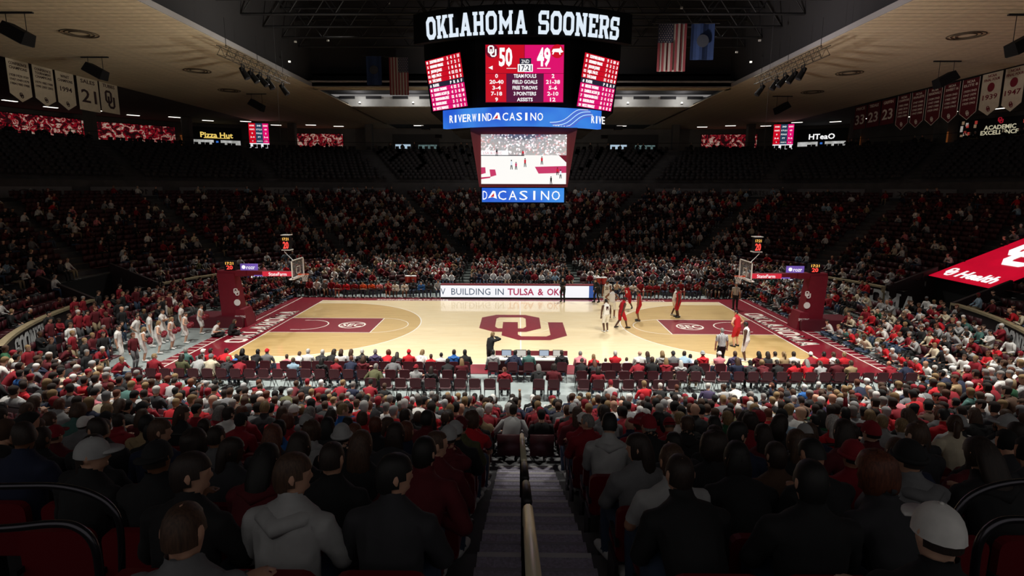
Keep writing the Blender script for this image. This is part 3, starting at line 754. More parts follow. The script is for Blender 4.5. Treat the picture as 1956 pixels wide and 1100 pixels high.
MB().poly([(-.12, -.1), (.06, -.08), (.06, .1)], (0, .005)).xform(rib(-1.2) @ Matrix.Translation((0, 0, .024))).build('ribbon_emblem_red', l_red, rb)
for q in range(6):
    w = MB(); pts = []
    for i in range(15):
        f = i / 14; x = 1.3 + f * 2.0 + q * .07
        yy = -.36 + .72 / (1 + math.exp(-(f - .5) * 9)) - q * .035 * 1.8 + .1
        yy = max(-.4, min(.4, yy)); pts.append(tuple(rib(x) @ Vector((0, yy, .015))))
    w.tube(pts, .014, 4).build('ribbon_wave', [l_ice, mat('led_violet', (120, 90, 190), .5, emit=.8)][q % 2], rb)
# lower stem: video screen with maroon sides, then the flat ribbon
stem = MB().hexa([(-2.05, -5.2, z(8.15)), (2.2, -5.2, z(8.15)), (2.2, 5.2, z(8.15)), (-2.05, 5.2, z(8.15)), (-2.5, -5.0, z(10.95)), (2.65, -5.0, z(10.95)), (2.65, 5.0, z(10.95)), (-2.5, 5.0, z(10.95))])
stem.build('video_housing', sb_mar, sb)
vs = panel('video_screen', -1.95, 2.12, 8.27, 10.58, mat('led_court_white', (252, 250, 246), .5, emit=.98), sb, -5.22, .06)
def crowd_led():
    m = bpy.data.materials.new('led_crowd_picture'); m.use_nodes = True; nt = m.node_tree; b = nt.nodes['Principled BSDF']
    tc = nt.nodes.new('ShaderNodeTexCoord'); vo = nt.nodes.new('ShaderNodeTexVoronoi'); vo.inputs['Scale'].default_value = 14
    r = nt.nodes.new('ShaderNodeValToRGB'); e = r.color_ramp; e.interpolation = 'CONSTANT'
    e.elements[0].color = (.012, .014, .03, 1); e.elements[1].position = .52; e.elements[1].color = (.05, .05, .08, 1)
    for p, c in ((.64, (150, 20, 40)), (.72, (60, 90, 110)), (.78, (200, 170, 180)), (.9, (235, 235, 240))):
        k = e.elements.new(p); k.color = (*lin(c), 1)
    sx = nt.nodes.new('ShaderNodeSeparateColor')
    nt.links.new(tc.outputs['Object'], vo.inputs['Vector']); nt.links.new(vo.outputs['Color'], sx.inputs[0]); nt.links.new(sx.outputs[0], r.inputs['Fac'])
    nt.links.new(r.outputs[0], b.inputs['Emission Color']); b.inputs['Emission Strength'].default_value = .95; return m
Yv = -5.28
panel('picture_crowd', -1.95, 2.12, 9.62, 10.58, crowd_led(), vs, Yv, .008)
panel('picture_table', -1.95, -.65, 9.62, 9.83, led_white, vs, Yv - .008, .006)
panel('picture_table_edge', -1.95, .1, 9.585, 9.62, l_slate, vs, Yv - .004, .006)
put_text('picture_lettering', 'LSA & OKC', mat('led_pale_pink', (230, 170, 180), .5, emit=.9), vs, T(-1.4, 9.72, Yv - .016), .12, .9)
l_rose = mat('led_rose', (205, 55, 105), .5, emit=.9)
def pic(name, pts, m, d=.01):
    a2 = sum(pts[i][0] * pts[(i + 1) % len(pts)][1] - pts[(i + 1) % len(pts)][0] * pts[i][1] for i in range(len(pts)))
    p = MB().poly([(x, zz - 8.27) for x, zz in (pts if a2 > 0 else pts[::-1])], (0, .006)); p.xform(frame((0, Yv - d + .01, z(8.27)), (1, 0, 0), (0, 0, 1))); p.build(name, m, vs)
pic('picture_lane', [(.62, 9.08), (2.12, 9.12), (2.12, 8.8), (.8, 8.76)], l_rose)
pic('picture_corner', [(1.75, 9.62), (2.12, 9.62), (2.12, 9.28)], l_dred)
pic('picture_emblem', [(-1.95, 9.05), (-1.75, 9.05), (-1.73, 8.78), (-1.95, 8.72)], l_rose); pic('picture_emblem', [(-1.55, 8.95), (-1.28, 8.95), (-1.22, 8.68), (-1.5, 8.6)], l_rose); pic('picture_emblem', [(-1.95, 8.58), (-1.5, 8.62), (-1.52, 8.55), (-1.95, 8.49)], l_rose)
l_dk = mat('led_figure_dark', (40, 36, 44), .5, emit=.5)
for px_, pz, m_, h in ((-.5, 9.15, l_ice, .5), (-.28, 9.1, l_rose, .4), (.15, 9.25, l_crim if False else l_red, .46), (.95, 9.35, l_red, .42), (1.7, 8.85, l_red, .4), (1.85, 8.72, l_ice, .46), (1.4, 8.42, l_dk, .42), (.05, 9.7, l_red, .3), (-1.2, 9.72, l_dk, .36)):
    pic('picture_player', [(px_ - .045, pz + h * .35), (px_ + .045, pz + h * .35), (px_ + .04, pz), (px_ - .04, pz)], m_, .022)
    pic('picture_player_legs', [(px_ - .05, pz - h * .4), (px_ - .02, pz - h * .4), (px_, pz), (px_ - .04, pz)], l_dk, .02); pic('picture_player_legs', [(px_ + .03, pz - h * .4), (px_ + .06, pz - h * .4), (px_ + .04, pz), (px_, pz)], l_dk, .02)
    pic('picture_player_head', [(px_ - .025, pz + h * .38), (px_ + .025, pz + h * .38), (px_ + .025, pz + h * .5), (px_ - .025, pz + h * .5)], l_dk, .02)
MB().box(-2.05, 2.2, -5.25, 5.2, z(8.12), z(8.2)).build('housing_edge', sb_mar, sb)
MB().box(-2.0, 2.15, -5.05, 5.0, z(7.34), z(8.12)).build('ribbon_housing', sb_blk, sb)
lr = panel('lower_ribbon', -1.93, 2.05, 7.4, 8.08, l_blue, sb, -5.06, .08)
put_text('lower_ribbon_letter', 'D', led_white, lr, T(-1.78, 7.74, -5.15), .44, .22)
for i, ch in enumerate('CASINO'):
    put_text('lower_ribbon_letter', ch, led_white, lr, T(-.95 + i * .52, 7.74, -5.15), .46, .1 if ch == 'I' else .4)
MB().poly([(-.24, -.16), (-.02, -.1), (.2, -.18), (.12, .18), (0, .2)], (0, .01)).xform(T(-1.4, 7.74, -5.15)).build('lower_ribbon_emblem', led_white, lr)
MB().poly([(-.12, -.1), (.06, -.08), (.06, .1)], (0, .005)).xform(T(-1.4, 7.74, -5.165)).build('lower_ribbon_emblem_red', l_red, lr)
for sx_ in (-1, 1):
    for sy_ in (-2.5, 2.5): MB().box(sx_ * 5.0 - .2, sx_ * 5.0 + .2, sy_ - .2, sy_ + .2, z(11.05), z(11.25)).build('fill_lamp_box', sb_blk, sb)  # invented boxes standing in as housings for the added ceiling fill spots
for x in (-3.6, 3.6):
    for y in (-3.4, 3.4): MB().tube([(x, y, z(16.3)), (x, y, z(24.9))], .05, 6).build('hanging_cable', steel, sb)

# ------------------------------------------------------------------ the red LED board over the tunnel at the end
hb_ = empty('led_board', (26.8, 1.75, 2.5)); tag(hb_, 'bright red sloping LED board with white emblem above the end tunnel', 'screen')
sl = Vector((1, 0, .42)).normalized()
Mb = frame((0, 0, 0), (0, -1, 0), sl)
MB().box(-2.75, 2.75, 0, 7.4, -.14, -.02).xform(Mb).build('cabinet', sb_blk, hb_)
MB().box(-2.6, 2.6, .05, 7.3, -.02, .01).xform(Mb).build('screen', mat('led_crimson_board', (206, 10, 45), .5, emit=.85, var=.12, scale=.7), hb_)
put_text('board_lettering', 'Health', led_white, hb_, Mb @ Matrix.Translation((.45, .95, 0)), .85, 2.9, bold=.05)
put_logo('small_emblem', led_white, hb_, Mb @ Matrix.Translation((-1.75, .95, .012)), 1.0)
put_logo('large_emblem', led_white, hb_, Mb @ Matrix.Translation((.1, 4.9, .012)), 4.3)
for y in (-2.6, 2.6): MB().tube([(1.0, y, -2.5), (1.0, y, .3)], .08, 6).tube([(6.0, y, -.6), (6.0, y, 2.3)], .08, 6).build('support_post', steel, hb_)
# ------------------------------------------------------------------ banners hanging from the outer ceiling edge
ban_w = mat('banner_cream', (196, 186, 166), .85, var=.08, scale=3)
ban_m = mat('banner_maroon', (92, 18, 30), .85, var=.1, scale=3)
ink_m = mat('banner_ink_maroon', (110, 14, 34), .85); ink_w = mat('banner_ink_white', (225, 218, 205), .85); ink_d = mat('banner_ink_dark', (52, 34, 38), .85)
def banner(side, y0, y1, ztop, zbot, point, cloth, ink, lines, label):
    """lines: (text, height fraction from top, letter height, width)"""
    X = side * 36.0; w = y1 - y0; H = ztop - zbot
    e = empty('hanging_banner', (X, (y0 + y1) / 2, zbot)); tag(e, label, 'banner', 'hanging banners')
    # cloth faces the court; local x runs along the reading direction
    M = frame((0, 0, 0), (0, side * -1, 0), (0, 0, 1))
    if side < 0: M = frame((0, 0, 0), (0, 1, 0), (0, 0, 1))
    sh = .28 * H * .62 if point else 0
    pts = [(-w / 2, sh), (0, 0), (w / 2, sh), (w / 2, H), (-w / 2, H)] if point else [(-w / 2, 0), (w / 2, 0), (w / 2, H), (-w / 2, H)]
    MB().poly(pts, (-.01, .01)).xform(M).build('cloth', cloth, e)
    if point and cloth is ban_m:
        b = MB(); t_ = .05
        for (a, c) in ((0, 1), (1, 2), (2, 3), (4, 0)):
            p, q = Vector((*pts[a], .014)), Vector((*pts[c], .014)); b.tube([p, q], .02, 4)
        b.xform(M).build('edging', ink_w, e)
    MB().tube([(-w / 2 - .05, H, 0), (w / 2 + .05, H, 0)], .03, 6).xform(M).build('hanging_rod', steel, e)
    for tx, fr, lh, lw in lines:
        zz = H * (1 - fr)
        if tx == '@': put_logo('emblem', ink, e, M @ Matrix.Translation((0, zz, .012)), lh)
        elif tx == '*':
            q = MB().poly([(lh * math.cos(i * math.pi / 10), lh * math.sin(i * math.pi / 10)) for i in range(20)], (0, .01)); q.xform(M @ Matrix.Translation((0, zz, .012))).build('roundel', ink, e)
        else: put_text('lettering', tx, ink, e, M @ Matrix.Translation((0, zz, 0)), lh, lw, bold=.02)
    return e
yr = [('1975', '1979'), ('1984', '1985'), ('1988', '1989')]
banner(-1, 8.5, 10.4, 17.0, 14.1, True, ban_w, ink_d, [('CONFERENCE', .1, .2, 1.5), ('CHAMPIONS', .2, .2, 1.5), ('1928 1929 1939', .38, .17, 1.6), ('1947 1949 1979', .48, .17, 1.6), ('1984 1985 1988', .58, .17, 1.6), ('@', .84, .38, 0)], 'cream pointed banner of conference champions, first from the frame edge on the cheerleader side')
banner(-1, 10.7, 12.6, 17.0, 14.1, True, ban_w, ink_d, [('CONFERENCE', .1, .19, 1.5), ('TOURNAMENT', .19, .19, 1.5), ('CHAMPIONS', .28, .19, 1.5), ('1979 1985 1988', .42, .17, 1.6), ('1990 2001 2002', .52, .17, 1.6), ('@', .84, .38, 0)], 'cream pointed banner of tournament champions between two other cream pennants')
banner(-1, 12.85, 14.7, 17.0, 14.1, True, ban_w, ink_d, [('WNIT', .12, .22, .9), ('CHAMPIONS', .23, .2, 1.5), ('1994', .45, .36, 1.2), ('@', .84, .38, 0)], 'cream pointed banner with 1994 beside the number 21 banner')
banner(-1, 15.05, 17.4, 17.0, 14.35, False, ban_w, ink_d, [('SALES', .12, .3, 1.6), ('21', .55, 1.05, 1.7)], 'square-ended pale banner with dark number 21')
banner(-1, 17.6, 19.85, 17.0, 14.5, False, ban_w, ink_d, [('TUBBS', .1, .28, 1.5), ('@', .55, 1.5, 0)], 'square-ended pale banner with interlocking emblem beside the number 21 banner')
banner(1, 10.1, 11.85, 16.9, 13.75, True, ban_w, ink_m, [('NCAA', .07, .2, .8), ('FINAL FOUR', .16, .2, 1.5), ('*', .34, .34, 0), ('1947', .56, .38, 1.4), ('@', .84, .42, 0)], 'pale pointed banner with roundel and 1947, first in the row')
banner(1, 12.1, 14.0, 16.9, 13.72, True, ban_w, ink_m, [('NCAA', .07, .2, .8), ('FINAL FOUR', .16, .2, 1.5), ('*', .34, .34, 0), ('1939', .56, .38, 1.4), ('@', .84, .42, 0)], 'pale pointed banner with roundel and 1939, between the 1947 and maroon banners')
mt = [('ELITE 8', [('1939', '1943'), ('1947', '1979')]), ('SWEET 16', [('1939', '1943'), ('1985', '1987')]), ('REGIONALS', [('1939', '1943'), ('1947', '1988')]), ('FINALISTS', [('1947', '1988'), ('1943', '2002')]), ('CHAMPIONS', [('1985', '1988'), ('2002', '2016')])]
for i, (tt, yrs) in enumerate(mt):
    y1 = 16.0 + i * 2.03; y0 = y1 - 1.75
    ls = [('NCAA', .07, .2, .8), (tt, .16, .2, 1.4)] + [('%s %s' % p, .3 + .1 * j, .18, 1.3) for j, p in enumerate(yrs + yrs[::-1])] + [('@', .84, .42, 0)]
    banner(1, y0, y1, 16.85, 13.65, True, ban_m, ink_w, ls, 'dark maroon pointed banner, %s beyond the pale 1939 banner' % ordw[i])
for i, n_ in enumerate(('23', '23', '33')):
    y1 = 26.6 + i * 2.32; y0 = y1 - 2.1
    banner(1, y0, y1, 16.8, 14.4, False, ban_m, ink_w, [(('GRIFFIN', 'TISDALE', 'PRICE')[i], .12, .28, 1.5), (n_, .58, 1.0, 1.6)], 'square maroon banner with number %s, %s' % (n_, ('next to the pointed banners', 'between another 23 and the 33', 'furthest along the row')[i]) if i < 2 else 'square maroon banner with number 33 at the far end of the row')

# ------------------------------------------------------------------ flags in the roof void
fl_r = mat('flag_red', (112, 44, 50), .9); fl_w = mat('flag_white', (142, 134, 128), .9); fl_b = mat('flag_blue', (34, 36, 54), .9); fl_ok = mat('state_flag_blue', (20, 42, 82), .9, var=.15, scale=2); fl_tan = mat('state_flag_tan', (52, 56, 66), .9)
def stars_flag(x, y, zt, zb, w, canton, label):
    e = empty('striped_flag', (x, y, zb)); tag(e, label, 'flag', 'flags in the roof')
    H = zt - zb; n = 13
    for i in range(n):
        a = -w / 2 + w * i / n; b = a + w / n
        in_c = (i < 7) if canton < 0 else (i >= n - 7)
        top = H * .6 if in_c else H
        wv = .05 * math.sin(i * 1.9)
        MB().box(a, b, wv - .01, wv + .015, 0, top).build('stripe', fl_r if i % 2 == 0 else fl_w, e)
    c0, c1 = (-w / 2, -w / 2 + w * 7 / n) if canton < 0 else (w / 2 - w * 7 / n, w / 2)
    MB().box(c0, c1, -.015, .015, H * .6, H).build('canton', fl_b, e)
    for r_ in range(9):
        for c_ in range(6 if r_ % 2 == 0 else 5):
            sx = c0 + (c1 - c0) * ((c_ + .5 + (0 if r_ % 2 == 0 else .5)) / 6); sz = H * .6 + H * .4 * (r_ + .5) / 9
            st = MB().poly([(sx + .045 * (1 if k % 2 == 0 else .42) * math.sin(k * math.pi / 5), sz + .045 * (1 if k % 2 == 0 else .42) * math.cos(k * math.pi / 5)) for k in range(10)][::-1], (0, .006))
            st.xform(frame((0, -.017, 0), (1, 0, 0), (0, 0, 1))).build('star', fl_w, e)
    MB().tube([(-w / 2 - .4, 0, H + .02), (w / 2 + .4, 0, H + .02)], .035, 6).build('batten', steel, e)
stars_flag(-10.8, 20.0, 19.45, 16.25, 1.7, 1, 'red and white striped flag hanging on the cheerleader side of the scoreboard')
stars_flag(9.45, 5.0, 18.25, 15.4, 1.77, -1, 'striped flag with stars hanging on the red board side of the scoreboard')
def state_flag(x, y, zt, zb, w, label):
    e = empty('state_flag', (x, y, zb)); tag(e, label, 'flag', 'flags in the roof'); H = zt - zb
    m = MB()
    for i in range(8):
        a = -w / 2 + w * i / 8; wv = .05 * math.sin(i * 1.3); wn = .05 * math.sin((i + 1) * 1.3)
        m.hexa([(a, wv, 0), (a + w / 8, wn, 0), (a + w / 8, wn + .02, 0), (a, wv + .02, 0), (a, wv, H), (a + w / 8, wn, H), (a + w / 8, wn + .02, H), (a, wv + .02, H)])
    m.build('cloth', fl_ok, e)
    MB().poly([(.38 * math.cos(i * math.pi / 12), H * .52 + .38 * math.sin(i * math.pi / 12)) for i in range(24)], (0, .01)).xform(frame((0, -.08, 0), (1, 0, 0), (0, 0, 1))).build('shield', fl_tan, e)
    MB().tube([(-w / 2 - .3, 0, H + .02), (w / 2 + .3, 0, H + .02)], .035, 6).build('batten', steel, e)
state_flag(-13.0, 20.0, 19.55, 17.1, 1.35, 'dark blue flag beside the striped flag on the cheerleader side')
state_flag(11.35, 5.0, 18.25, 16.1, 1.45, 'dark blue flag beside the starred flag on the red board side')

# ------------------------------------------------------------------ lighting trusses at the ceiling edge, each with its lamps
tan_st = mat('truss_dark_bronze', (58, 50, 38), .7, .1); lampblk = mat('lamp_housing_black', (16, 15, 15), .85, spec=.15)
for sd in (-1, 1):
    where = 'cheerleader' if sd < 0 else 'red board'
    x0 = sd * 17.6; ya, yb, zz = 2.0, 11.6, 15.75
    e = empty('lighting_truss', (x0, (ya + yb) / 2, zz)); tag(e, 'square lattice lighting truss at the ceiling edge on the %s side' % where, 'truss', 'lighting trusses')
    h = (yb - ya) / 2; s_ = .26
    for a in (-s_, s_):
        for b in (0, .52): MB().tube([(a, -h, b), (a, h, b)], .03, 6).build('chord', tan_st, e)
    for i in range(10):
        y0 = -h + i * 2 * h / 10; y1 = y0 + 2 * h / 10; ym = (y0 + y1) / 2
        m = MB()
        for a in (-s_, s_): m.tube([(a, y0, 0), (a, ym, .52)], .016, 5).tube([(a, ym, .52), (a, y1, 0)], .016, 5)
        m.tube([(-s_, y0, 0), (s_, y1, 0)], .016, 5).tube([(-s_, y0, .52), (s_, y1, .52)], .016, 5)
        m.build('lattice', tan_st, e)
    for y in (-h + .6, 0, h - .6): MB().tube([(0, y, .5), (0, y, 2.2)], .018, 5).build('hanging_chain', steel, e)
    for i, y in enumerate((4.4, 5.6, 6.9, 8.2, 10.6)):
        l = empty('stage_light', (x0 - sd * .1, y, zz - .05)); tag(l, 'black stage lamp under the lattice truss on the %s side, %s along' % (where, ordw[i]), 'lamp', 'stage lamps')
        MB().box(-.03, .03, -.2, -.16, -.45, 0).box(-.03, .03, .16, .2, -.45, 0).box(-.03, .03, -.2, .2, -.04, 0).build('yoke', steel, l)
        tl = sd * (-.35 - .1 * (i % 3))
        MB().tube([(-tl * .4, 0, -.2), (tl * .1, 0, -.5), (tl * .7, 0, -.85)], [.13, .17, .2], 10).build('housing', lampblk, l)
        MB().tube([(tl * .7, 0, -.85), (tl * .74, 0, -.88)], [.17, .17], 10).build('lens', mat('lamp_lens', (50, 50, 54), .3), l)

# ------------------------------------------------------------------ hanging loudspeakers
spk = mat('loudspeaker_black', (20, 21, 24), .8, spec=.2)
for i, (x, y, zt, sd, lab) in enumerate(((-29.5, 8.2, 16.0, -1, 'black loudspeaker hung above the cream pennants'), (-25.3, 23.8, 15.9, -1, 'black loudspeaker hung under the far end of the truss, cheerleader side'), (29.8, 9.3, 15.7, 1, 'black loudspeaker hung above the maroon banners'), (25.3, 24.8, 15.85, 1, 'black loudspeaker hung under the far end of the truss, red board side'), (-26.2, -2.0, 15.9, -1, 'black loudspeaker cut by the frame corner, cheerleader side'), (25.9, -1.6, 15.5, 1, 'black loudspeaker cut by the frame corner, red board side'))):
    e = empty('hanging_loudspeaker', (x, y, zt)); tag(e, lab, 'speaker', 'hanging loudspeakers')
    t_ = -sd * .5
    b = MB().hexa([(-.7, -.42, -.3), (.7, -.42, -.3), (.7, .42, -.3), (-.7, .42, -.3), (-.62, -.36, .3), (.62, -.36, .3), (.62, .36, .3), (-.62, .36, .3)])
    b.xform(Matrix.Rotation(t_, 4, 'Y')); b.build('cabinet', spk, e)
    MB().box(-.66, .66, -.4, .4, -.335, -.305).xform(Matrix.Rotation(t_, 4, 'Y')).build('grille', mat('speaker_grille', (44, 46, 50), .7), e)
    MB().tube([(-.5, 0, .1 + sd * -.2), (-.5, 0, 17 - zt)], .02, 5).build('hanger', steel, e); MB().tube([(.5, 0, .1 + sd * .2), (.5, 0, 17 - zt)], .02, 5).build('hanger', steel, e)
    MB().box(-.95, .95, -.06, .06, 16.88 - zt, 16.95 - zt).build('beam', steel, e)
# round grilles set in the ceiling boards
for i, (x, y) in enumerate(((-26, 2.2), (-25, 13), (-27, 22), (26, 2.6), (25.4, 13.6), (27, 22.5))):
    m = MB()
    for k in range(3):
        m.tube([((.95 - .22 * k) * math.cos(a * math.pi / 12), (.95 - .22 * k) * math.sin(a * math.pi / 12), 0) for a in range(25)], .035, 4, cap=False)
    o = m.build('ceiling_grille', mat('ceiling_grille_dark', (70, 60, 46), .8)); o.location = (x, y, 16.95)
    tag(o, 'round dark ceiling grille, %s from the frame top, %s side' % (ordw[i % 3], 'cheerleader' if i < 3 else 'red board'), 'ceiling vent', 'ceiling grilles')

# small work lamps in the roof void
wl = mat('small_bright_lamp', (255, 250, 235), .5, emit=1.2)
for i, (x, y, z_) in enumerate(((-16.9, 12, 18.9), (-15.4, 15, 19.7), (-18.2, 14, 17.9), (16.7, 9.5, 18.4), (16.4, 13.0, 18.4), (17.9, 14.0, 17.9), (-9.8, 12, 21.6), (11.0, 9.0, 20.4))):
    o = empty('work_lamp', (x, y, z_)); tag(o, 'small pale work lamp in the dark roof void, %s from the cheerleader side' % ordw[[1, 2, 0, 6, 5, 7, 3, 4][i]], 'lamp', 'work lamps')
    MB().tube([(0, 0, 0), (0, 0, 1.6)], .012, 4).build('cord', steel, o); MB().cbox((0, 0, -.06), (.16, .1, .12)).build('head', wl if i % 3 == 2 else mat('pale_fixture', (190, 190, 185), .6), o)

# ------------------------------------------------------------------ the upper concourse: columns, lit displays, signs, downlights
col_m = mat('concourse_column', (100, 96, 92), .8)
def on_wall(sg, t_=36.3, z_=15.0):
    p, n = bowl(t_, sg); return frame((p.x, p.y, z_), (n.y, -n.x, 0), (0, 0, 1))
def photo_wall(name, seed):
    """printed action pictures: blobs of crimson, cream and black"""
    m = bpy.data.materials.new(name); m.use_nodes = True; nt = m.node_tree; b = nt.nodes['Principled BSDF']
    tc = nt.nodes.new('ShaderNodeTexCoord'); mp = nt.nodes.new('ShaderNodeMapping'); mp.inputs['Location'].default_value = (seed, seed * 2, seed * .7)
    n1 = nt.nodes.new('ShaderNodeTexNoise'); n1.inputs['Scale'].default_value = 1.5; n1.inputs['Detail'].default_value = 6; n1.inputs['Distortion'].default_value = 1.2
    r = nt.nodes.new('ShaderNodeValToRGB'); e = r.color_ramp
    e.elements[0].position = .3; e.elements[0].color = (*lin((26, 14, 16)), 1); e.elements[1].position = .46; e.elements[1].color = (*lin((70, 12, 22)), 1)
    for p, c in ((.5, (185, 18, 40)), (.55, (150, 20, 34)), (.58, (220, 190, 165)), (.62, (235, 215, 200)), (.66, (190, 30, 44)), (.75, (60, 20, 22))):
        k = e.elements.new(p); k.color = (*lin(c), 1)
    nt.links.new(tc.outputs['Object'], mp.inputs[0]); nt.links.new(mp.outputs[0], n1.inputs['Vector']); nt.links.new(n1.outputs['Fac'], r.inputs['Fac'])
    nt.links.new(r.outputs[0], b.inputs['Emission Color']); nt.links.new(r.outputs[0], b.inputs['Base Color']); b.inputs['Emission Strength'].default_value = .38
    return m
def display(sg, w, h, zc, seed, label, kind='lit_photo_wall'):
    e = empty(kind, on_wall(sg, 36.2, zc - h / 2).translation); tag(e, label, 'display', 'lit concourse displays')
    M = on_wall(sg, 36.2, 0); M.translation = (0, 0, h / 2)
    MB().box(-w / 2 - .1, w / 2 + .1, -h / 2 - .1, h / 2 + .1, -.1, .02).xform(M).build('frame', led_blk, e)
    MB().box(-w / 2, w / 2, -h / 2, h / 2, .02, .05).xform(M).build('picture', photo_wall('photo_print', seed), e)
    return e, M
def ang(x, y):    # bowl angle seen from the arena centre for a wall point
    best = min((( (bowl(36.3, s)[0] - Vector((x, y, 0))).length, s) for s in np.arange(-122, 122, .25)))
    return best[1]
from_cam = lambda u: None
def wall_angle_for_pixel(u):
    """bowl angle where the camera ray of image column u (near the horizon) meets the concourse wall"""
    d = Vector(((u - 978) / F_PX, 1, 0)); d = Matrix.Rotation(.0105, 3, 'Z') @ d
    side = 1 if u > 996 else -1
    best = None
    for s in np.arange(0, 122, .25):
        p = bowl(36.3, side * s)[0] - Vector((CAM.x, CAM.y, 0))
        c = abs(p.x * d.y - p.y * d.x) / d.length
        if p.y > 0 and (best is None or c < best[0]): best = (c, side * s)
    return best[1]
W = wall_angle_for_pixel
display(W(25), 5.5, 1.9, 15.5, 1.3, 'lit red photo mural at the frame edge behind the cream pennants')
display(W(115), 7.5, 2.2, 15.4, 4.1, 'large lit red photo mural below the cream pennants')
display(W(270), 11.5, 2.2, 15.3, 7.7, 'long lit red photo mural beyond the number 21 banner')
display(W(612), 8.0, 1.9, 15.2, 9.2, 'lit trophy display with red pictures beside the tall side screen, cheerleader side')
e, M = display(W(1380), 8.0, 1.9, 15.2, 12.4, 'lit trophy display with red pictures beside the tall side screen, red board side')
# academic display
e = empty('lit_photo_wall', on_wall(W(1878), 36.2, 14.2).translation); tag(e, 'dark lit display reading academic excellence below the pale 1939 banner', 'display', 'lit concourse displays')
M = on_wall(W(1878), 36.2, 0); M.translation = (0, 0, 1.2)
MB().box(-4.4, 4.4, -1.2, 1.2, -.1, .02).xform(M).build('backing', led_blk, e)
sg_w = mat('sign_warm_white', (235, 225, 190), .5, emit=.55)
put_text('lettering', 'ACADEMIC', sg_w, e, M @ Matrix.Translation((0, .1, .02)), .5, 3.2, bold=.03); put_text('lettering', 'EXCELLENCE', sg_w, e, M @ Matrix.Translation((0, -.5, .02)), .5, 3.8, bold=.03)
put_logo('emblem', mat('sign_red', (190, 30, 50), .5, emit=.5), e, M @ Matrix.Translation((0, .85, .02)), .7)
rs = random.Random(3)
for i in range(26):
    x = rs.choice((-1, 1)) * rs.uniform(2.2, 4.2)
    MB().box(x - .14, x + .14, -.2, .2, .02, .04).xform(M @ Matrix.Translation((0, rs.uniform(-.9, .9), 0))).build('framed_portrait', mat('portrait_%d' % (i % 3), ((170, 140, 110), (200, 70, 60), (220, 210, 200))[i % 3], .6, emit=.4), e)
# concession stands
def stand(u, w, words, c, wd, label, bar=None):
    s_ = W(u); e = empty('concession_stand', on_wall(s_, 36.2, ZC).translation); tag(e, label, 'food stand', 'concession stands')
    M = on_wall(s_, 36.2, 0); M.translation = (0, 0, 0)
    MB().box(-w / 2, w / 2, 0, 3.4, -.2, .05).xform(M).build('front', mat('stand_front_dark', (32, 32, 34), .7), e)
    for x in (-w * .27, w * .27): MB().box(x - w * .2, x + w * .2, 1.0, 1.62, .05, .08).xform(M).build('serving_window', mat('lit_window', (225, 225, 215), .5, emit=.6, var=.5, scale=1.2), e)
    MB().box(-w / 2, w / 2, .8, .95, -.05, .5).xform(M).build('counter', mat('stand_counter', (120, 116, 110), .5), e)
    put_text('sign_lettering', words, c, e, M @ Matrix.Translation((0, 2.35, .06)), .75, wd, bold=.03)
    if bar: MB().box(-wd * .4, wd * .4, 1.86, 1.94, .06, .1).xform(M).build('sign_underline', c, e)
    MB().box(-.15, .15, 1.2, 1.5, .09, .12).xform(M).build('menu_screen', mat('menu_blue', (60, 120, 220), .5, emit=.8), e)
    return e
stand(430, 6.5, 'Pizza Hut', mat('sign_yellow', (250, 215, 110), .5, emit=.9), 4.2, 'food stand with yellow script sign next to the tall side screen', True)
stand(1553, 6.5, 'HTeaO', led_white, 3.3, 'food stand with white lettering next to the tall side screen')
stand(790, 7, '', led_white, 1, 'lit food stand with pale windows beside the scoreboard, cheerleader side') if False else None
for u, w, lab in ((800, 7.0, 'bright serving window beside the scoreboard on the cheerleader side'), (1200, 7.5, 'bright serving window beside the scoreboard on the red board side')):
    s_ = W(u); e = empty('serving_kiosk', on_wall(s_, 36.2, ZC).translation); tag(e, lab, 'kiosk', 'serving kiosks')
    M = on_wall(s_, 36.2, 0); M.translation = (0, 0, 0)
    MB().box(-w / 2, w / 2, 0, 2.9, -.2, .05).xform(M).build('front', mat('kiosk_front', (74, 70, 68), .8), e)
    MB().box(-w * .45, -w * .12, .75, 1.4, .05, .08).xform(M).build('window', mat('kiosk_window_blue', (190, 215, 235), .5, emit=.75), e)
    MB().box(w * .05, w * .45, .75, 1.35, .05, .08).xform(M).build('window', mat('kiosk_window_dim', (120, 150, 150), .5, emit=.35, var=.7, scale=2.5), e)
    MB().box(-w / 2, w / 2, .55, .7, -.05, .45).xform(M).build('counter', mat('stand_counter', (120, 116, 110), .5), e)
# orange doorways
for u, lab in ((372, 'small lit doorway with orange frame, cheerleader side'), (1613, 'small lit doorway with orange frame, red board side'), (1775, 'small orange lit case below the maroon banners')):
    s_ = W(u); e = empty('lit_doorway', on_wall(s_, 36.2, ZC).translation); tag(e, lab, 'doorway', 'lit doorways')
    M = on_wall(s_, 36.2, 0); M.translation = (0, 0, 0)
    MB().box(-.7, .7, 0, 2.1, -.1, .03).xform(M).build('frame', mat('orange_frame', (150, 84, 40), .6, emit=.35), e)
    MB().box(-.45, .35, .2, 1.7, .03, .06).xform(M).build('light_panel', mat('pale_lit_panel', (190, 185, 165), .6, emit=.4), e)
# columns
for i, u in enumerate((168, 350, 545, 690, 1300, 1445, 1640, 1800)):
    s_ = W(u); p, n = bowl(30.5, s_)
    o = MB().rbox(-.5, .5, -.5, .5, ZC, 17.05, .12, 'z').build('concourse_column', col_m); o.location = (p.x, p.y, 0)
    tag(o, 'grey concourse column behind the upper seats, %s from the cheerleader side' % ordw[i], 'column', 'concourse columns')
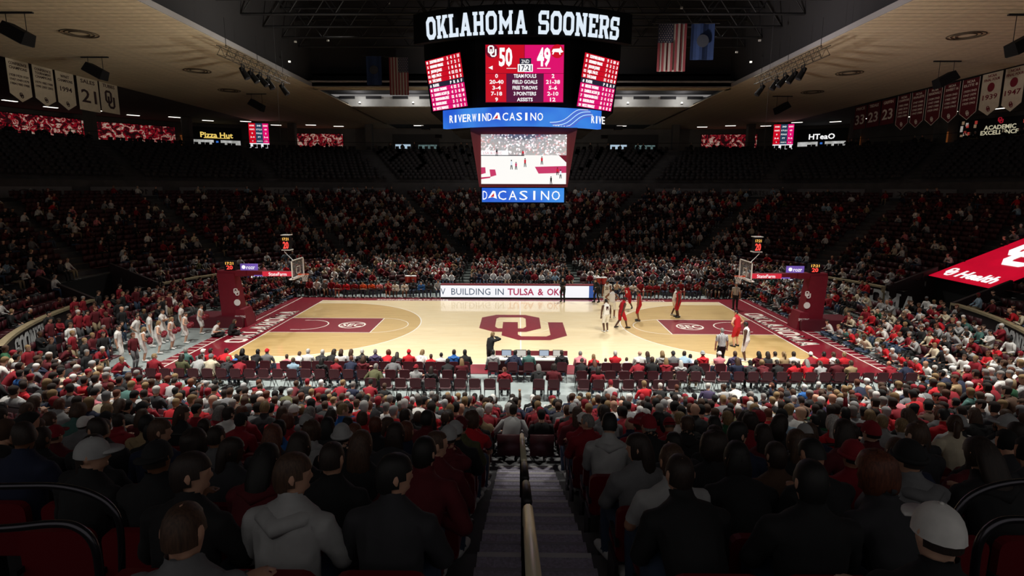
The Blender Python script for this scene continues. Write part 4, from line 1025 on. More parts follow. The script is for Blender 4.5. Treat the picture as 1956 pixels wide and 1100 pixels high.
# tall side screens
for sd in (-1, 1):
    e = empty('side_screen', (sd * 35.3, 46.5, 13.3)); tag(e, 'tall narrow LED screen of red and pink statistics, %s side' % ('cheerleader' if sd < 0 else 'red board'), 'screen', 'tall side screens')
    M = frame((0, 0, 0), (1, sd * -.25, 0), (0, 0, 1)); w, h = 2.5, 3.35
    MB().box(-w / 2 - .08, w / 2 + .08, -.08, h + .08, -.2, -.01).xform(M).build('case', led_blk, e)
    MB().box(-w / 2, w / 2, 0, .75, 0, .02).xform(M).build('white_field', mat('led_soft_white', (240, 240, 245), .5, emit=.9), e)
    MB().box(-w / 2, -w * .16, .75, h, 0, .02).xform(M).build('red_field', l_red, e); MB().box(-w * .16, w * .2, .75, h, 0, .02).xform(M).build('slate_field', mat('led_teal_slate', (40, 66, 92), .5, emit=.8), e); MB().box(w * .2, w / 2, .75, h, 0, .02).xform(M).build('pink_field', l_pink, e)
    for i, (a, b, c) in enumerate((('SOONERS', '2ND', 'RAZORBACKS'), ('POINTS', '17:21', '49'), ('0', 'FOULS', '2'), ('3-4', 'FT', '5-6'), ('9', 'ASSISTS', '12'))):
        for x, tx, ww in ((-w * .33, a, .6), (w * .02, b, .7), (w * .35, c, .55)):
            put_text('screen_text', tx, led_white, e, M @ Matrix.Translation((x, h - .3 - i * .5, .02)), .2, min(ww, .17 * len(tx)), bold=.02)
    MB().tube([(-.8, .1, h), (-.8, .1, 16.95 - 13.3)], .03, 5).build('bracket', steel, e); MB().tube([(.8, .1, h), (.8, .1, 16.95 - 13.3)], .03, 5).build('bracket', steel, e)
# downlights
dl = mat('downlight_glow', (255, 248, 235), .5, emit=2.2)
di = 0
for sg_ in list(np.arange(-78, 79, 6.0)):
    if abs(sg_) < 3: continue
    p, n = bowl(30.8 + (1.2 if int(sg_) % 4 == 0 else 0), sg_)
    zz = 16.92 if (abs(p.x) < 36 and p.y < 57) else 17.1
    e = empty('ceiling_downlight', (p.x, p.y, zz)); e.rotation_euler = (0, 0, math.atan2(-n.x, n.y))
    tag(e, 'bright flat concourse downlight, %s from mid court, %s side' % (ordw[int((abs(sg_)) // 6) - 1 if abs(sg_) >= 6 else 0], 'cheerleader' if sg_ < 0 else 'red board'), 'ceiling light', 'concourse downlights')
    MB().box(-.75, .75, -.22, .22, -.06, 0).build('trim_frame', col_m, e)
    MB().box(-.68, .68, -.17, .17, -.1, -.055).build('diffuser', dl, e)
# long thin handrail along the concourse edge
hr = MB()
for i in range(-60, 60):
    pass
strip_mesh([(TC + .1, ZC + .95), (TC + .1, ZC + 1.0), (TC + .15, ZC + 1.0), (TC + .15, ZC + .95), (TC + .1, ZC + .95)], -120, 120, 3).build('concourse_rail', steel)
tag(bpy.data.objects['concourse_rail'], 'thin dark rail running along the edge of the upper concourse', 'railing')
# ------------------------------------------------------------------ people: posed bodies grown as one skin, clothing and hair as parts
def V3(*a): return np.array(a, float)
def unit(v): return v / (np.linalg.norm(v) + 1e-9)
def bend(a, b, l1, l2, pole):
    """joint between a and b for two limb bones"""
    d = b - a; L = np.linalg.norm(d); L2 = min(L, l1 + l2 - .005); u = d / (L + 1e-9); b = a + u * L2
    x = (l1 * l1 - l2 * l2 + L2 * L2) / (2 * L2); h = math.sqrt(max(0, l1 * l1 - x * x))
    p = pole - u * np.dot(pole, u); return a + u * x + unit(p) * h, b
def rotz(v, a): c, s = math.cos(a), math.sin(a); return V3(c * v[0] - s * v[1], s * v[0] + c * v[1], v[2])
def pose(kind):
    """-> primitives [(region, [(pos, rx, ry)], side)], head matrix, neck matrix"""
    K = dict(sit=True, lean=-4, slump=4, yaw=0, pitch=4, hl=(-.15, .34, .63), hr=(.15, .34, .63), kn=.13, el=(-.7, -.5, -.5), er=(.7, -.5, -.5), fl=None, fr=None, hip=.53, side=0., twist=0.)
    K.update(kind)
    P = []
    hip = V3(0, 0, K['hip']); sd = rotz(V3(1, 0, 0), R(K['twist']))
    def sp(d):     # spine position at distance d with forward lean and slump
        l = R(K['lean'] + K['slump'] * d / .5 * 2); return hip + V3(math.sin(R(K['side'])) * d, math.sin(l) * d, math.cos(l) * d)
    sh_side = rotz(V3(1, 0, 0), R(K['twist']))
    P.append(('torso', [(sp(-.07), .13, .10), (sp(.02), .172, .13), (sp(.15), .158, .115), (sp(.30), .17, .12), (sp(.41), .188, .118), (sp(.485), .17, .1), (sp(.535), .085, .07)], sh_side))
    nb = sp(.53); fwd = rotz(V3(0, 1, 0), R(K['twist']))
    hc = nb + V3(0, 0, .155) + fwd * (.03 + .04 * math.sin(R(K['pitch'])) + max(0, K['lean']) * .0016)
    P.append(('neck', [(sp(.49), .066, .066), (nb + V3(0, 0, .03), .056, .058), (hc + V3(0, 0, -.06), .054, .056)], sh_side))
    Hm = Matrix.Translation(tuple(hc)) @ Matrix.Rotation(R(K['yaw'] + K['twist']), 4, 'Z') @ Matrix.Rotation(-R(K['pitch']), 4, 'X')
    def hp(x, y, z): return np.array(Hm @ Vector((x, y, z)))
    hs = np.array(Hm.to_3x3() @ Vector((1, 0, 0)))
    P.append(('head', [(hp(0, .035, -.118), .03, .03), (hp(0, .022, -.095), .052, .062), (hp(0, .012, -.05), .066, .083), (hp(0, .0, .0), .075, .095), (hp(0, -.004, .05), .075, .094), (hp(0, -.006, .088), .056, .07), (hp(0, -.006, .108), .02, .026)], hs))
    P.append(('head', [(hp(0, .088, .012), .009, .009), (hp(0, .104, -.022), .013, .012), (hp(0, .092, -.034), .013, .008)], hs))       # nose
    P.append(('head', [(hp(0, .086, .03), .05, .012), (hp(0, .084, .022), .05, .012)], hs))                                              # brow
    P.append(('head', [(hp(0, .082, -.068), .024, .012), (hp(0, .082, -.08), .024, .012)], hs))                                        # lips
    for s in (-1, 1): P.append(('head', [(hp(s * .076, -.012, -.025), .008, .014), (hp(s * .083, -.016, .0), .008, .022), (hp(s * .08, -.018, .028), .008, .016)], hs))   # ears
    for s, ht, po in ((-1, K['hl'], K['el']), (1, K['hr'], K['er'])):
        sh = sp(.445) + sh_side * s * .185
        tgt = V3(*ht); dirv = unit(tgt - sh)
        el, wr = bend(sh, tgt, .285, .25, V3(*po))
        P.append(('uparm', [(sh - sh_side * s * .05, .058, .06), (sh, .064, .066), (sh * .5 + el * .5, .053, .054), (el, .044, .044)], None))
        P.append(('forearm', [(el, .044, .044), (el * .6 + wr * .4, .043, .043), (wr, .029, .029)], None))
        f = unit(wr - el); a = unit(np.cross(f, V3(0, 0, 1)) + V3(1e-4, 0, 0)); n = np.cross(a, f)
        pk = wr + f * .085
        P.append(('hand', [(wr, .028, .022), (wr + f * .04, .04, .019), (pk, .042, .016)], a))
        for q, (off, ln) in enumerate(((-.033, .068), (-.011, .078), (.011, .074), (.033, .058))):
            b0 = pk - f * .012 + a * off; b1 = b0 + f * ln * .55 - n * .008 + a * off * .15; b2 = b1 + f * ln * .45 - n * .024
            P.append(('hand', [(b0, .0105, .0105), (b1, .0095, .0095), (b2, .008, .008)], None))
        tb = wr + f * .025 - a * s * .032
        P.append(('hand', [(tb, .013, .013), (tb + f * .03 - a * s * .03, .0115, .0115), (tb + f * .062 - a * s * .034 - n * .01, .009, .009)], None))
    for s, ft in ((-1, K['fl']), (1, K['fr'])):
        h = hip + sd * s * .092 + V3(0, .0, -.02)
        if K['sit']:
            kn = hip + V3(s * K['kn'], .43, .0); an = V3(s * (K['kn'] + .0), .43 + (ft[1] if ft else .02), .085) if not ft or len(ft) < 3 else V3(*ft)
        else:
            an = V3(*(ft if ft else (s * .11, 0, .085))); kn, an = bend(h, an, .43, .42, V3(s * .08, 1, 0))
        P.append(('thigh', [(h + (h - kn) * .06, .088, .09), (h * .55 + kn * .45, .08, .082), (kn, .06, .06)], None))
        P.append(('shin', [(kn, .059, .059), (kn * .65 + an * .35, .057, .057), (an, .038, .04)], None))
        fd = V3(s * .18, 1, 0) if not ft or len(ft) < 4 else V3(math.sin(ft[3]), math.cos(ft[3]), 0); fd = unit(fd)
        if K.get('floor'): fd = unit(V3(-s * .5, .6, 0))
        P.append(('foot', [(an + fd * -.06 + V3(0, 0, -.045), .034, .036), (an + V3(0, 0, -.035), .04, .048), (an + fd * .1 + V3(0, 0, -.05), .047, .034), (an + fd * .185 + V3(0, 0, -.06), .036, .024)], unit(np.cross(fd, V3(0, 0, 1)))))
    Nm = Matrix.Translation(tuple(sp(.5))) @ Matrix.Rotation(R(K['twist']), 4, 'Z') @ Matrix.Rotation(-R(K['lean']), 4, 'X')
    return P, Hm, Nm
def loft(pts, side, n):
    """closed tube through elliptical stations with rounded ends -> verts, quads/tris"""
    C = np.array([p[0] for p in pts]); k = len(pts); st = []
    d0 = unit(C[1] - C[0]); d1 = unit(C[-1] - C[-2])
    r0 = min(pts[0][1], pts[0][2]); r1 = min(pts[-1][1], pts[-1][2])
    st.append((C[0] - d0 * r0 * .75, pts[0][1] * .55, pts[0][2] * .55, d0))
    for i in range(k): st.append((C[i], pts[i][1], pts[i][2], unit(C[min(i + 1, k - 1)] - C[max(i - 1, 0)])))
    st.append((C[-1] + d1 * r1 * .75, pts[-1][1] * .55, pts[-1][2] * .55, d1))
    ref = side if side is not None else (V3(1, 0, 0) if abs(d0[0]) < .8 else V3(0, 1, 0))
    V = []
    an = np.arange(n) * 2 * math.pi / n
    for c, rx, ry, d in st:
        a = unit(ref - d * np.dot(ref, d)); b = np.cross(d, a)
        V.append(c + np.outer(np.cos(an) * rx, a) + np.outer(np.sin(an) * ry, b))
    m = len(st); V = np.concatenate(V); Fq = []
    for i in range(m - 1):
        for j in range(n): Fq.append((i * n + j, i * n + (j + 1) % n, (i + 1) * n + (j + 1) % n, (i + 1) * n + j))
    return V, Fq, list(range(n))[::-1], list(range((m - 1) * n, m * n))
SEATED = {
    'rest': dict(), 'forward': dict(lean=24, slump=8, hl=(-.06, .5, .66), hr=(.05, .5, .65), pitch=-8), 'crossed': dict(lean=-8, hl=(.12, .24, .84), hr=(-.12, .26, .80), el=(-.8, .1, -.6), er=(.8, .1, -.6)),
    'chin': dict(lean=14, slump=8, hr=(.05, .33, 1.0), hl=(-.1, .4, .64), er=(.5, .3, -.8), yaw=12), 'phone': dict(lean=6, slump=8, hl=(-.05, .38, .8), hr=(.06, .38, .82), pitch=28),
    'look_port': dict(yaw=48, lean=-2, twist=6), 'look_star': dict(yaw=-50, lean=2, twist=-8), 'raise': dict(hr=(.26, .22, 1.5), er=(.8, -.2, -.2), lean=4), 'clap': dict(hl=(-.04, .36, .95), hr=(.04, .36, .96), lean=8),
    'tilt': dict(lean=10, slump=10, side=8, yaw=-20, hl=(-.2, .36, .66), hr=(.16, .2, .72)),
}
STAND = {
    'stand': dict(sit=False, hip=.93, lean=2, slump=1, hl=(-.26, .06, .82), hr=(.26, .05, .82), fl=(-.1, -.02, .085), fr=(.11, .03, .085)),
    'akimbo': dict(sit=False, hip=.93, lean=2, hl=(-.2, .06, 1.02), hr=(.2, .06, 1.02), el=(-1, -.3, 0), er=(1, -.3, 0), fl=(-.14, 0, .085), fr=(.14, .04, .085), yaw=25),
    'folded': dict(sit=False, hip=.93, lean=0, hl=(.12, .24, 1.22), hr=(-.12, .26, 1.18), el=(-.8, .1, -.6), er=(.8, .1, -.6), fl=(-.12, 0, .085), fr=(.12, 0, .085)),
    'stride': dict(sit=False, hip=.9, lean=6, hl=(-.27, .22, .9), hr=(.28, -.15, .86), fl=(-.1, -.28, .12), fr=(.1, .3, .085), pitch=8),
    'guard': dict(sit=False, hip=.8, lean=16, slump=4, hl=(-.42, .3, 1.05), hr=(.4, .34, 1.0), fl=(-.26, -.05, .085), fr=(.26, .08, .085), pitch=-6),
    'reach': dict(sit=False, hip=.92, lean=4, hl=(-.3, .36, 1.15), hr=(.26, .08, .85), fl=(-.12, -.1, .085), fr=(.12, .14, .085), yaw=-30),
    'pompom': dict(sit=False, hip=.93, lean=3, hl=(-.2, .24, 1.0), hr=(.2, .24, 1.0), el=(-.8, -.3, -.4), er=(.8, -.3, -.4), fl=(-.08, 0, .085), fr=(.09, .02, .085)),
    'call': dict(sit=False, hip=.93, lean=4, hl=(-.26, .06, .84), hr=(.06, .24, 1.5), er=(.9, .3, -.4), fl=(-.1, -.14, .085), fr=(.1, .16, .085)),
    'floor': dict(sit=True, hip=.13, lean=8, slump=8, hl=(-.26, .34, .34), hr=(.26, .34, .34), kn=.28, fl=(.06, .36, .1), fr=(-.06, .4, .1), floor=True),
}
PRIMS = {}
for dct in (SEATED, STAND):
    for k_, v_ in dct.items(): PRIMS[k_] = pose(v_)
BODY = {}
REG = ['head', 'neck', 'torso', 'uparm', 'forearm', 'hand', 'thigh', 'shin', 'foot']
def grow(name, target=4200, vox=.0135):
    P, Hm, Nm = PRIMS[name]
    m = MB()
    for reg, pts, side in P:
        V, Fq, c0, c1 = loft(pts, side, 12); m.add(V.tolist(), Fq + [tuple(c0), tuple(c1)])
    me = m.mesh('body_rough'); o = bpy.data.objects.new('body_rough', me); COL.objects.link(o)
    r = o.modifiers.new('r', 'REMESH'); r.mode = 'VOXEL'; r.voxel_size = vox; r.use_smooth_shade = True
    s = o.modifiers.new('s', 'SMOOTH'); s.factor = .5; s.iterations = 2
    d = o.modifiers.new('d', 'DECIMATE'); d.ratio = .16
    dg = bpy.context.evaluated_depsgraph_get(); b = bpy.data.meshes.new_from_object(o.evaluated_get(dg)); b.name = 'body'
    bpy.data.objects.remove(o); bpy.data.meshes.remove(me)
    b.materials.clear(); b.materials.append(None); b.shade_smooth()
    nv, nf = len(b.vertices), len(b.polygons)
    co = np.empty(nv * 3, np.float32); b.vertices.foreach_get('co', co); co = co.reshape(-1, 3)
    nr = np.empty(nv * 3, np.float32); b.vertex_normals.foreach_get('vector', nr); nr = nr.reshape(-1, 3)
    fc = np.empty(nf * 3, np.float32); b.polygons.foreach_get('center', fc); fc = fc.reshape(-1, 3)
    best = np.full(nf, 1e9); reg = np.zeros(nf, int); par = np.zeros(nf)
    for rg, pts, side in P:
        for i in range(len(pts) - 1):
            a, c = pts[i][0], pts[i + 1][0]; ra = (pts[i][1] + pts[i][2] + pts[i + 1][1] + pts[i + 1][2]) / 4
            ab = c - a; tt = np.clip(((fc - a) @ ab) / (ab @ ab), 0, 1); dd = np.linalg.norm(fc - (a + tt[:, None] * ab), axis=1) / ra
            w = dd < best; best[w] = dd[w]; reg[w] = REG.index(rg); par[w] = (i + tt[w]) / (len(pts) - 1)
    polys = [tuple(p.vertices) for p in b.polygons]
    def shell(nm, sel, off, fold=.0):
        idx = [i for i in range(nf) if sel[i]]
        used = sorted({v for i in idx for v in polys[i]}); mp = {v: j for j, v in enumerate(used)}
        u = np.array(used); ph = co[u] * np.array([31, 27, 23])
        dsp = off + fold * (np.sin(ph[:, 0] + 1.7 * np.sin(ph[:, 2])) * np.sin(ph[:, 1] + ph[:, 2]))
        vv = co[u] + nr[u] * dsp[:, None]
        me_ = bpy.data.meshes.new(nm); me_.from_pydata(vv.tolist(), [], [tuple(mp[v] for v in polys[i]) for i in idx]); me_.update(); me_.shade_smooth(); me_.materials.append(None)
        return me_
    T = reg == 2; UA = reg == 3; FA = reg == 4; TH = reg == 6; SH = reg == 7; FT = reg == 8
    low = T & (fc[:, 2] < P[0][1][1][0][2] - .02)
    sh = {'long': shell('jacket', (T & ~low) | UA | FA, .017, .008), 'short': shell('shirt', (T & ~low) | (UA & (par < .82)), .012, .005), 'vest': shell('jersey', T & ~low, .012, .004),
          'trousers': shell('trousers', low | TH | SH, .014, .005), 'shorts': shell('shorts', low | TH, .026, .006), 'shoes': shell('shoes', FT, .012)}
    BODY[name] = (b, sh, Hm, Nm)
for k_ in PRIMS: grow(k_)

# hair and hats, modelled round the head centre
def dome(rx, ry, rz, keep, n=16, m=10, jit=0., cz=0., cy=0., pw=.72):
    vs = []; fs = []; rr = random.Random(5)
    for j in range(m + 1):
        t = -math.pi / 2 + math.pi * j / m
        for i in range(n):
            a = 2 * math.pi * i / n; f = 1 + jit * (rr.random() - .5)
            ct = abs(math.cos(t)) ** pw; vs.append((rx * f * ct * math.cos(a), cy + ry * f * ct * math.sin(a), cz + rz * f * math.sin(t)))
    for j in range(m):
        for i in range(n):
            q = (j * n + i, j * n + (i + 1) % n, (j + 1) * n + (i + 1) % n, (j + 1) * n + i)
            c = np.mean([vs[v] for v in q], axis=0)
            if keep(*c): fs.append(q)
    us = sorted({v for f in fs for v in f}); mp = {v: i for i, v in enumerate(us)}
    o = MB(); o.add([vs[v] for v in us], [tuple(mp[v] for v in f) for f in fs]); return o
HAIR = {}
def hkeep(x, y, z): return z > -.06 and not (y > .03 and z < .048) and not (y > -.02 and z < -.005)
HAIR['short'] = dome(.086, .107, .128, hkeep)
HAIR['crop'] = dome(.083, .104, .122, lambda x, y, z: z > -.05 and not (y > .03 and z < .055) and not (y > -.02 and z < .0))
HAIR['curly'] = dome(.108, .122, .142, lambda x, y, z: z > -.09 and not (y > .035 and z < .05), 18, 12, .16)
lg_ = dome(.09, .11, .13, lambda x, y, z: z > -.08 and not (y > .03 and z < .05)); 
def curtain(m, depth, wid):
    pts = [(V3(0, -.05, .06), .07, .05), (V3(0, -.075, -.04), wid, .052), (V3(0, -.085, -.16), wid * 1.02, .05), (V3(0, -.08, -depth), wid * .8, .04)]
    V, Fq, c0, c1 = loft(pts, V3(1, 0, 0), 10); m.add(V.tolist(), Fq + [tuple(c0), tuple(c1)]); return m
HAIR['long'] = curtain(lg_, .30, .095)
bb_ = dome(.091, .111, .13, lambda x, y, z: z > -.1 and not (y > .03 and z < .05)); HAIR['bob'] = curtain(bb_, .14, .1)
pt_ = dome(.085, .106, .127, hkeep); Vt, Fq_, c0_, c1_ = loft([(V3(0, -.1, .05), .03, .03), (V3(0, -.15, .02), .035, .03), (V3(0, -.15, -.1), .035, .03), (V3(0, -.13, -.2), .015, .015)], V3(1, 0, 0), 8); pt_.add(Vt.tolist(), Fq_ + [tuple(c0_), tuple(c1_)]); HAIR['ponytail'] = pt_
bn_ = dome(.085, .106, .127, hkeep); bn_.ellipsoid((0, -.1, .09), (.04, .04, .04)); HAIR['bun'] = bn_
cp = dome(.09, .112, .126, lambda x, y, z: z > .018, pw=.85)
bp_ = []
for i in range(13):
    a = math.pi * i / 12; bp_.append((.088 * math.cos(a), .075 + .115 * math.sin(a)))
cp.add([(x, y, .03) for x, y in bp_] + [(x, y, .038) for x, y in bp_], [tuple(range(13))[::-1], tuple(range(13, 26))] + [(i, (i + 1) % 13, 13 + (i + 1) % 13, 13 + i) for i in range(13)])
cp.ellipsoid((0, -.004, .13), (.01, .01, .006), 6, 4)
HAIR['cap'] = cp
bk = MB(); bk.v = [(-x, -y, z) for x, y, z in cp.v]; bk.f = list(cp.f); HAIR['cap_back'] = bk
bq = dome(.094, .115, .142, lambda x, y, z: z > .0, pw=.85); bq.tube([(.096 * math.cos(2 * math.pi * i / 16), .116 * math.sin(2 * math.pi * i / 16), .015) for i in range(17)], .018, 6, cap=False); HAIR['beanie'] = bq
eyes_m = MB()
for s in (-1, 1): eyes_m.ellipsoid((s * .03, .083, .008), (.011, .008, .007), 8, 5)
EYES = eyes_m.mesh('eyes', True); EYES.materials.append(None)
HMESH = {}
for k_, m_ in HAIR.items():
    me = m_.mesh(k_ if 'cap' in k_ or k_ == 'beanie' else 'hair', True); me.materials.append(None); HMESH[k_] = me
hd = MB()
Vt, Fq_, c0_, c1_ = loft([(V3(-.11, .02, .0), .03, .05), (V3(-.1, -.07, .0), .04, .06), (V3(0, -.125, -.03), .05, .075), (V3(.1, -.07, .0), .04, .06), (V3(.11, .02, .0), .03, .05)], V3(0, 0, 1), 10)
hd.add(Vt.tolist(), Fq_ + [tuple(c0_), tuple(c1_)]); HOOD = hd.mesh('hood', True); HOOD.materials.append(None)
pm = dome(.13, .13, .13, lambda *a: True, 14, 9, .35); POM = pm.mesh('pompom'); POM.materials.append(None)

TOPS = {'black': (24, 24, 26), 'charcoal': (48, 48, 52), 'crimson': (140, 16, 34), 'bright red': (198, 22, 36), 'dark red': (92, 14, 26), 'white': (226, 224, 220), 'light grey': (168, 168, 168), 'grey': (112, 112, 114), 'navy': (26, 34, 60), 'pale blue': (150, 178, 198), 'blue': (38, 98, 170), 'teal': (70, 110, 104), 'green': (40, 92, 60), 'olive': (86, 86, 56), 'tan': (164, 140, 104), 'cream': (214, 202, 176), 'pink': (220, 130, 140), 'magenta': (214, 30, 110), 'orange': (220, 82, 40), 'purple': (70, 60, 92), 'brown': (84, 60, 44)}
TM = {k: mat('cloth_' + k.replace(' ', '_'), v, .85, var=.13, scale=9) for k, v in TOPS.items()}
HAIRC = {'black': (18, 16, 15), 'dark brown': (40, 28, 22), 'brown': (72, 50, 36), 'auburn': (94, 50, 32), 'blond': (138, 112, 76), 'grey': (130, 126, 122), 'white': (196, 192, 186)}
HM = {k: mat('hair_' + k.replace(' ', '_'), v, .6, var=.45, scale=26, stretch=(4, 4, .5), bump=.6) for k, v in HAIRC.items()}
SKINC = [(206, 158, 132), (190, 140, 112), (222, 178, 152), (128, 86, 62), (84, 54, 40)]
SM = [mat('skin_tone_%d' % i, c, .55, var=.05, scale=8) for i, c in enumerate(SKINC)]
PANTS = {'denim': (58, 74, 98), 'black': (22, 22, 24), 'khaki': (150, 132, 104), 'grey': (96, 96, 98)}
PM = {k: mat('trouser_' + k, v, .85, var=.12, scale=10) for k, v in PANTS.items()}
SHM = {'white': mat('shoe_white', (220, 220, 218), .6), 'black': mat('shoe_black', (24, 24, 26), .5)}
eye_m = mat('eye_dark', (30, 22, 20), .2); pom_m = mat('pompom_crimson', (120, 14, 34), .5, var=.3, scale=40)
N_PERSON = [0]
def person(pz, loc, face, label, top=('long', 'black'), skin=0, hair=('short', 'dark brown'), pants=('trousers', 'denim'), shoes='white', scale=1., hood=False, group=None, face_detail=False, top_mat=None, pants_mat=None):
    """face: direction the body faces, radians about z (0 looks to +y)"""
    b, sh, Hm, Nm = BODY[pz]
    o = obj('person', b, SM[skin], None, loc, face); o.scale = (scale, scale, scale)
    tag(o, label, 'person', group)
    tn = {'long': 'hoodie' if hood else 'jacket', 'short': 'shirt', 'vest': 'jersey'}[top[0]]
    tm = top_mat or TM[top[1]]
    obj(tn, sh[top[0]], tm, o)
    if hood:
        h = obj('hood', HOOD, tm, o); h.matrix_basis = Nm
    obj(pants[0], sh[pants[0]], pants_mat or PM.get(pants[1]) or TM[pants[1]], o)
    obj('shoes', sh['shoes'], SHM[shoes], o)
    if hair:
        hk = hair[0]; isq = hk in ('cap', 'cap_back', 'beanie')
        if isq:
            h = obj('cap' if 'cap' in hk else 'beanie', HMESH[hk], TM[hair[1]], o); h.matrix_basis = Hm
            h2 = obj('hair', HMESH['crop'], HM[hair[2] if len(hair) > 2 else 'dark brown'], o); h2.matrix_basis = Hm @ Matrix.Diagonal((1, 1, .96, 1))
        else:
            h = obj('hair', HMESH[hk], HM[hair[1]], o); h.matrix_basis = Hm
    if face_detail:
        e_ = obj('eyes', EYES, eye_m, o); e_.matrix_basis = Hm
    N_PERSON[0] += 1
    return o
# ------------------------------------------------------------------ seats, chairs, rails
Minv = cam.matrix_world.inverted()
def pix(p):
    q = Minv @ Vector(p)
    if q.z > -.2: return None
    return (978 + F_PX * q.x / -q.z, 550 - F_PX * q.y / -q.z, -q.z)
def in_view(p, mx=120, my=160):
    q = pix(p); return q is not None and -mx < q[0] < 1956 + mx and -my < q[1] < 1100 + my
seat_red = mat('seat_dark_red', (110, 14, 26), .45); seat_dk = mat('seat_bracket', (40, 40, 44), .6, .3)
b_ = MB().rbox(-.235, .235, -.03, .03, .42, .86, .07, 'y'); SB_ME = b_.mesh('backrest'); SB_ME.materials.append(None)
b_ = MB().rbox(-.225, .225, -.42, 0, .40, .45, .05, 'z'); SP_ME = b_.mesh('seat_pan'); SP_ME.materials.append(None)
b_ = MB().box(-.25, -.22, -.3, .02, .0, .42).box(-.25, -.22, -.3, .0, .58, .62); SA_ME = b_.mesh('arm_bracket'); SA_ME.materials.append(None)
def stadium_seat(p, z, face, label):
    e = empty('stadium_seat', (p.x, p.y, z), face); tag(e, label, 'seat', 'dark red stadium seats near the stairs')
    # local +y looks at the court
    obj('backrest', SB_ME, seat_red, e, (0, -.21, 0)); obj('seat_pan', SP_ME, seat_red, e, (0, .2, 0)); obj('arm_bracket', SA_ME, seat_dk, e, (0, .0, 0))
ch_m = mat('folding_chair_maroon', (70, 12, 24), .5, var=.1, scale=8); ch_f = mat('folding_chair_frame', (40, 38, 40), .4, .6)
FB = MB().rbox(-.21, .21, -.025, .025, .52, .88, .08, 'y').mesh('backrest'); FB.materials.append(None)
FS = MB().rbox(-.21, .21, -.2, .2, .42, .47, .05, 'z').mesh('seat'); FS.materials.append(None)
FL1 = MB().tube([(-.22, .24, 0), (-.22, -.2, .86)], .013, 6).mesh('leg'); FL1.materials.append(None)
FL2 = MB().tube([(.22, .24, 0), (.22, -.2, .86)], .013, 6).mesh('leg'); FL2.materials.append(None)
FL3 = MB().tube([(-.2, -.26, 0), (-.2, .16, .44)], .013, 6).mesh('leg'); FL3.materials.append(None)
FL4 = MB().tube([(.2, -.26, 0), (.2, .16, .44)], .013, 6).mesh('leg'); FL4.materials.append(None)
def folding_chair(x, y, z, face, label, group):
    e = empty('folding_chair', (x, y, z), face); tag(e, label, 'chair', group)
    obj('backrest', FB, ch_m, e, (0, -.21, 0)); obj('seat', FS, ch_m, e)
    for me in (FL1, FL2, FL3, FL4): obj('leg', me, ch_f, e)
    return e

# centre stairs: one full tread and one half step per row, pale nosings
stair_m = mat('stair_carpet_grey', (192, 186, 206), .85, var=.25, scale=40); nose_m = mat('stair_nosing', (214, 210, 210), .6)
st = empty('floor_centre_stairs', (0, -23.16, NZ(0))); struct(st, 'grey carpeted aisle stairs with pale nosings between the seats')
S1 = MB().box(-.52, .52, -.39, .0, -.02, .012).mesh('stair_step'); S1.materials.append(None)
S2 = MB().box(-.52, .52, -.38, .0, 0, .137).mesh('stair_half_step'); S2.materials.append(None)
N1 = MB().box(-.52, .52, -.055, .006, .012, .018).mesh('nosing'); N1.materials.append(None)
N2 = MB().box(-.52, .52, -.03, .006, .137, .142).mesh('nosing'); N2.materials.append(None)
for k in range(14):
    o = obj('stair_step', S1, stair_m, st, (0, -k * ROW, k * .274)); obj('nosing', N1, nose_m, o)
    o = obj('stair_half_step', S2, stair_m, st, (0, -k * ROW - .39, k * .274)); obj('nosing', N2, mat('stair_nosing_dim', (170, 166, 178), .7), o)
# centre handrails, in separate lengths; reflected brightness is put into the pale top colour
rail_m = mat('handrail_glint', (232, 224, 192), .35, .35); rail_d = mat('handrail_dark', (34, 32, 32), .45, .4)
def stair_z(y): return NZ(0) + .274 / ROW * (-23.16 - y)
for i, (d0, d1) in enumerate(((.5, 2.92), (3.05, 3.68), (3.85, 4.62), (4.8, 7.4))):
    ya, yb = CAM.y + d0, CAM.y + d1; h = .92
    e = empty('stair_handrail', (-.1, yb, stair_z(yb))); tag(e, 'metal handrail down the middle of the stairs, %s length from the top' % ordw[i], 'handrail', 'centre handrails')
    L = lambda y, up: (0, y - yb, stair_z(y) - stair_z(yb) + up)
    MB().tube([L(ya, h), L(yb + -.05, h), (0, 0.03, h - .05), (0, .05, h - .14)], .029, 10).build('top_rail', rail_m if i in (0, 3) else rail_d, e, True)
    MB().tube([L(ya, h - .45), L(yb, h - .45)], .016, 8).build('mid_rail', rail_d, e)
    for y in (ya + .25, yb): MB().tube([L(y, 0), L(y, h - .05)], .022, 8).build('post', rail_d, e)
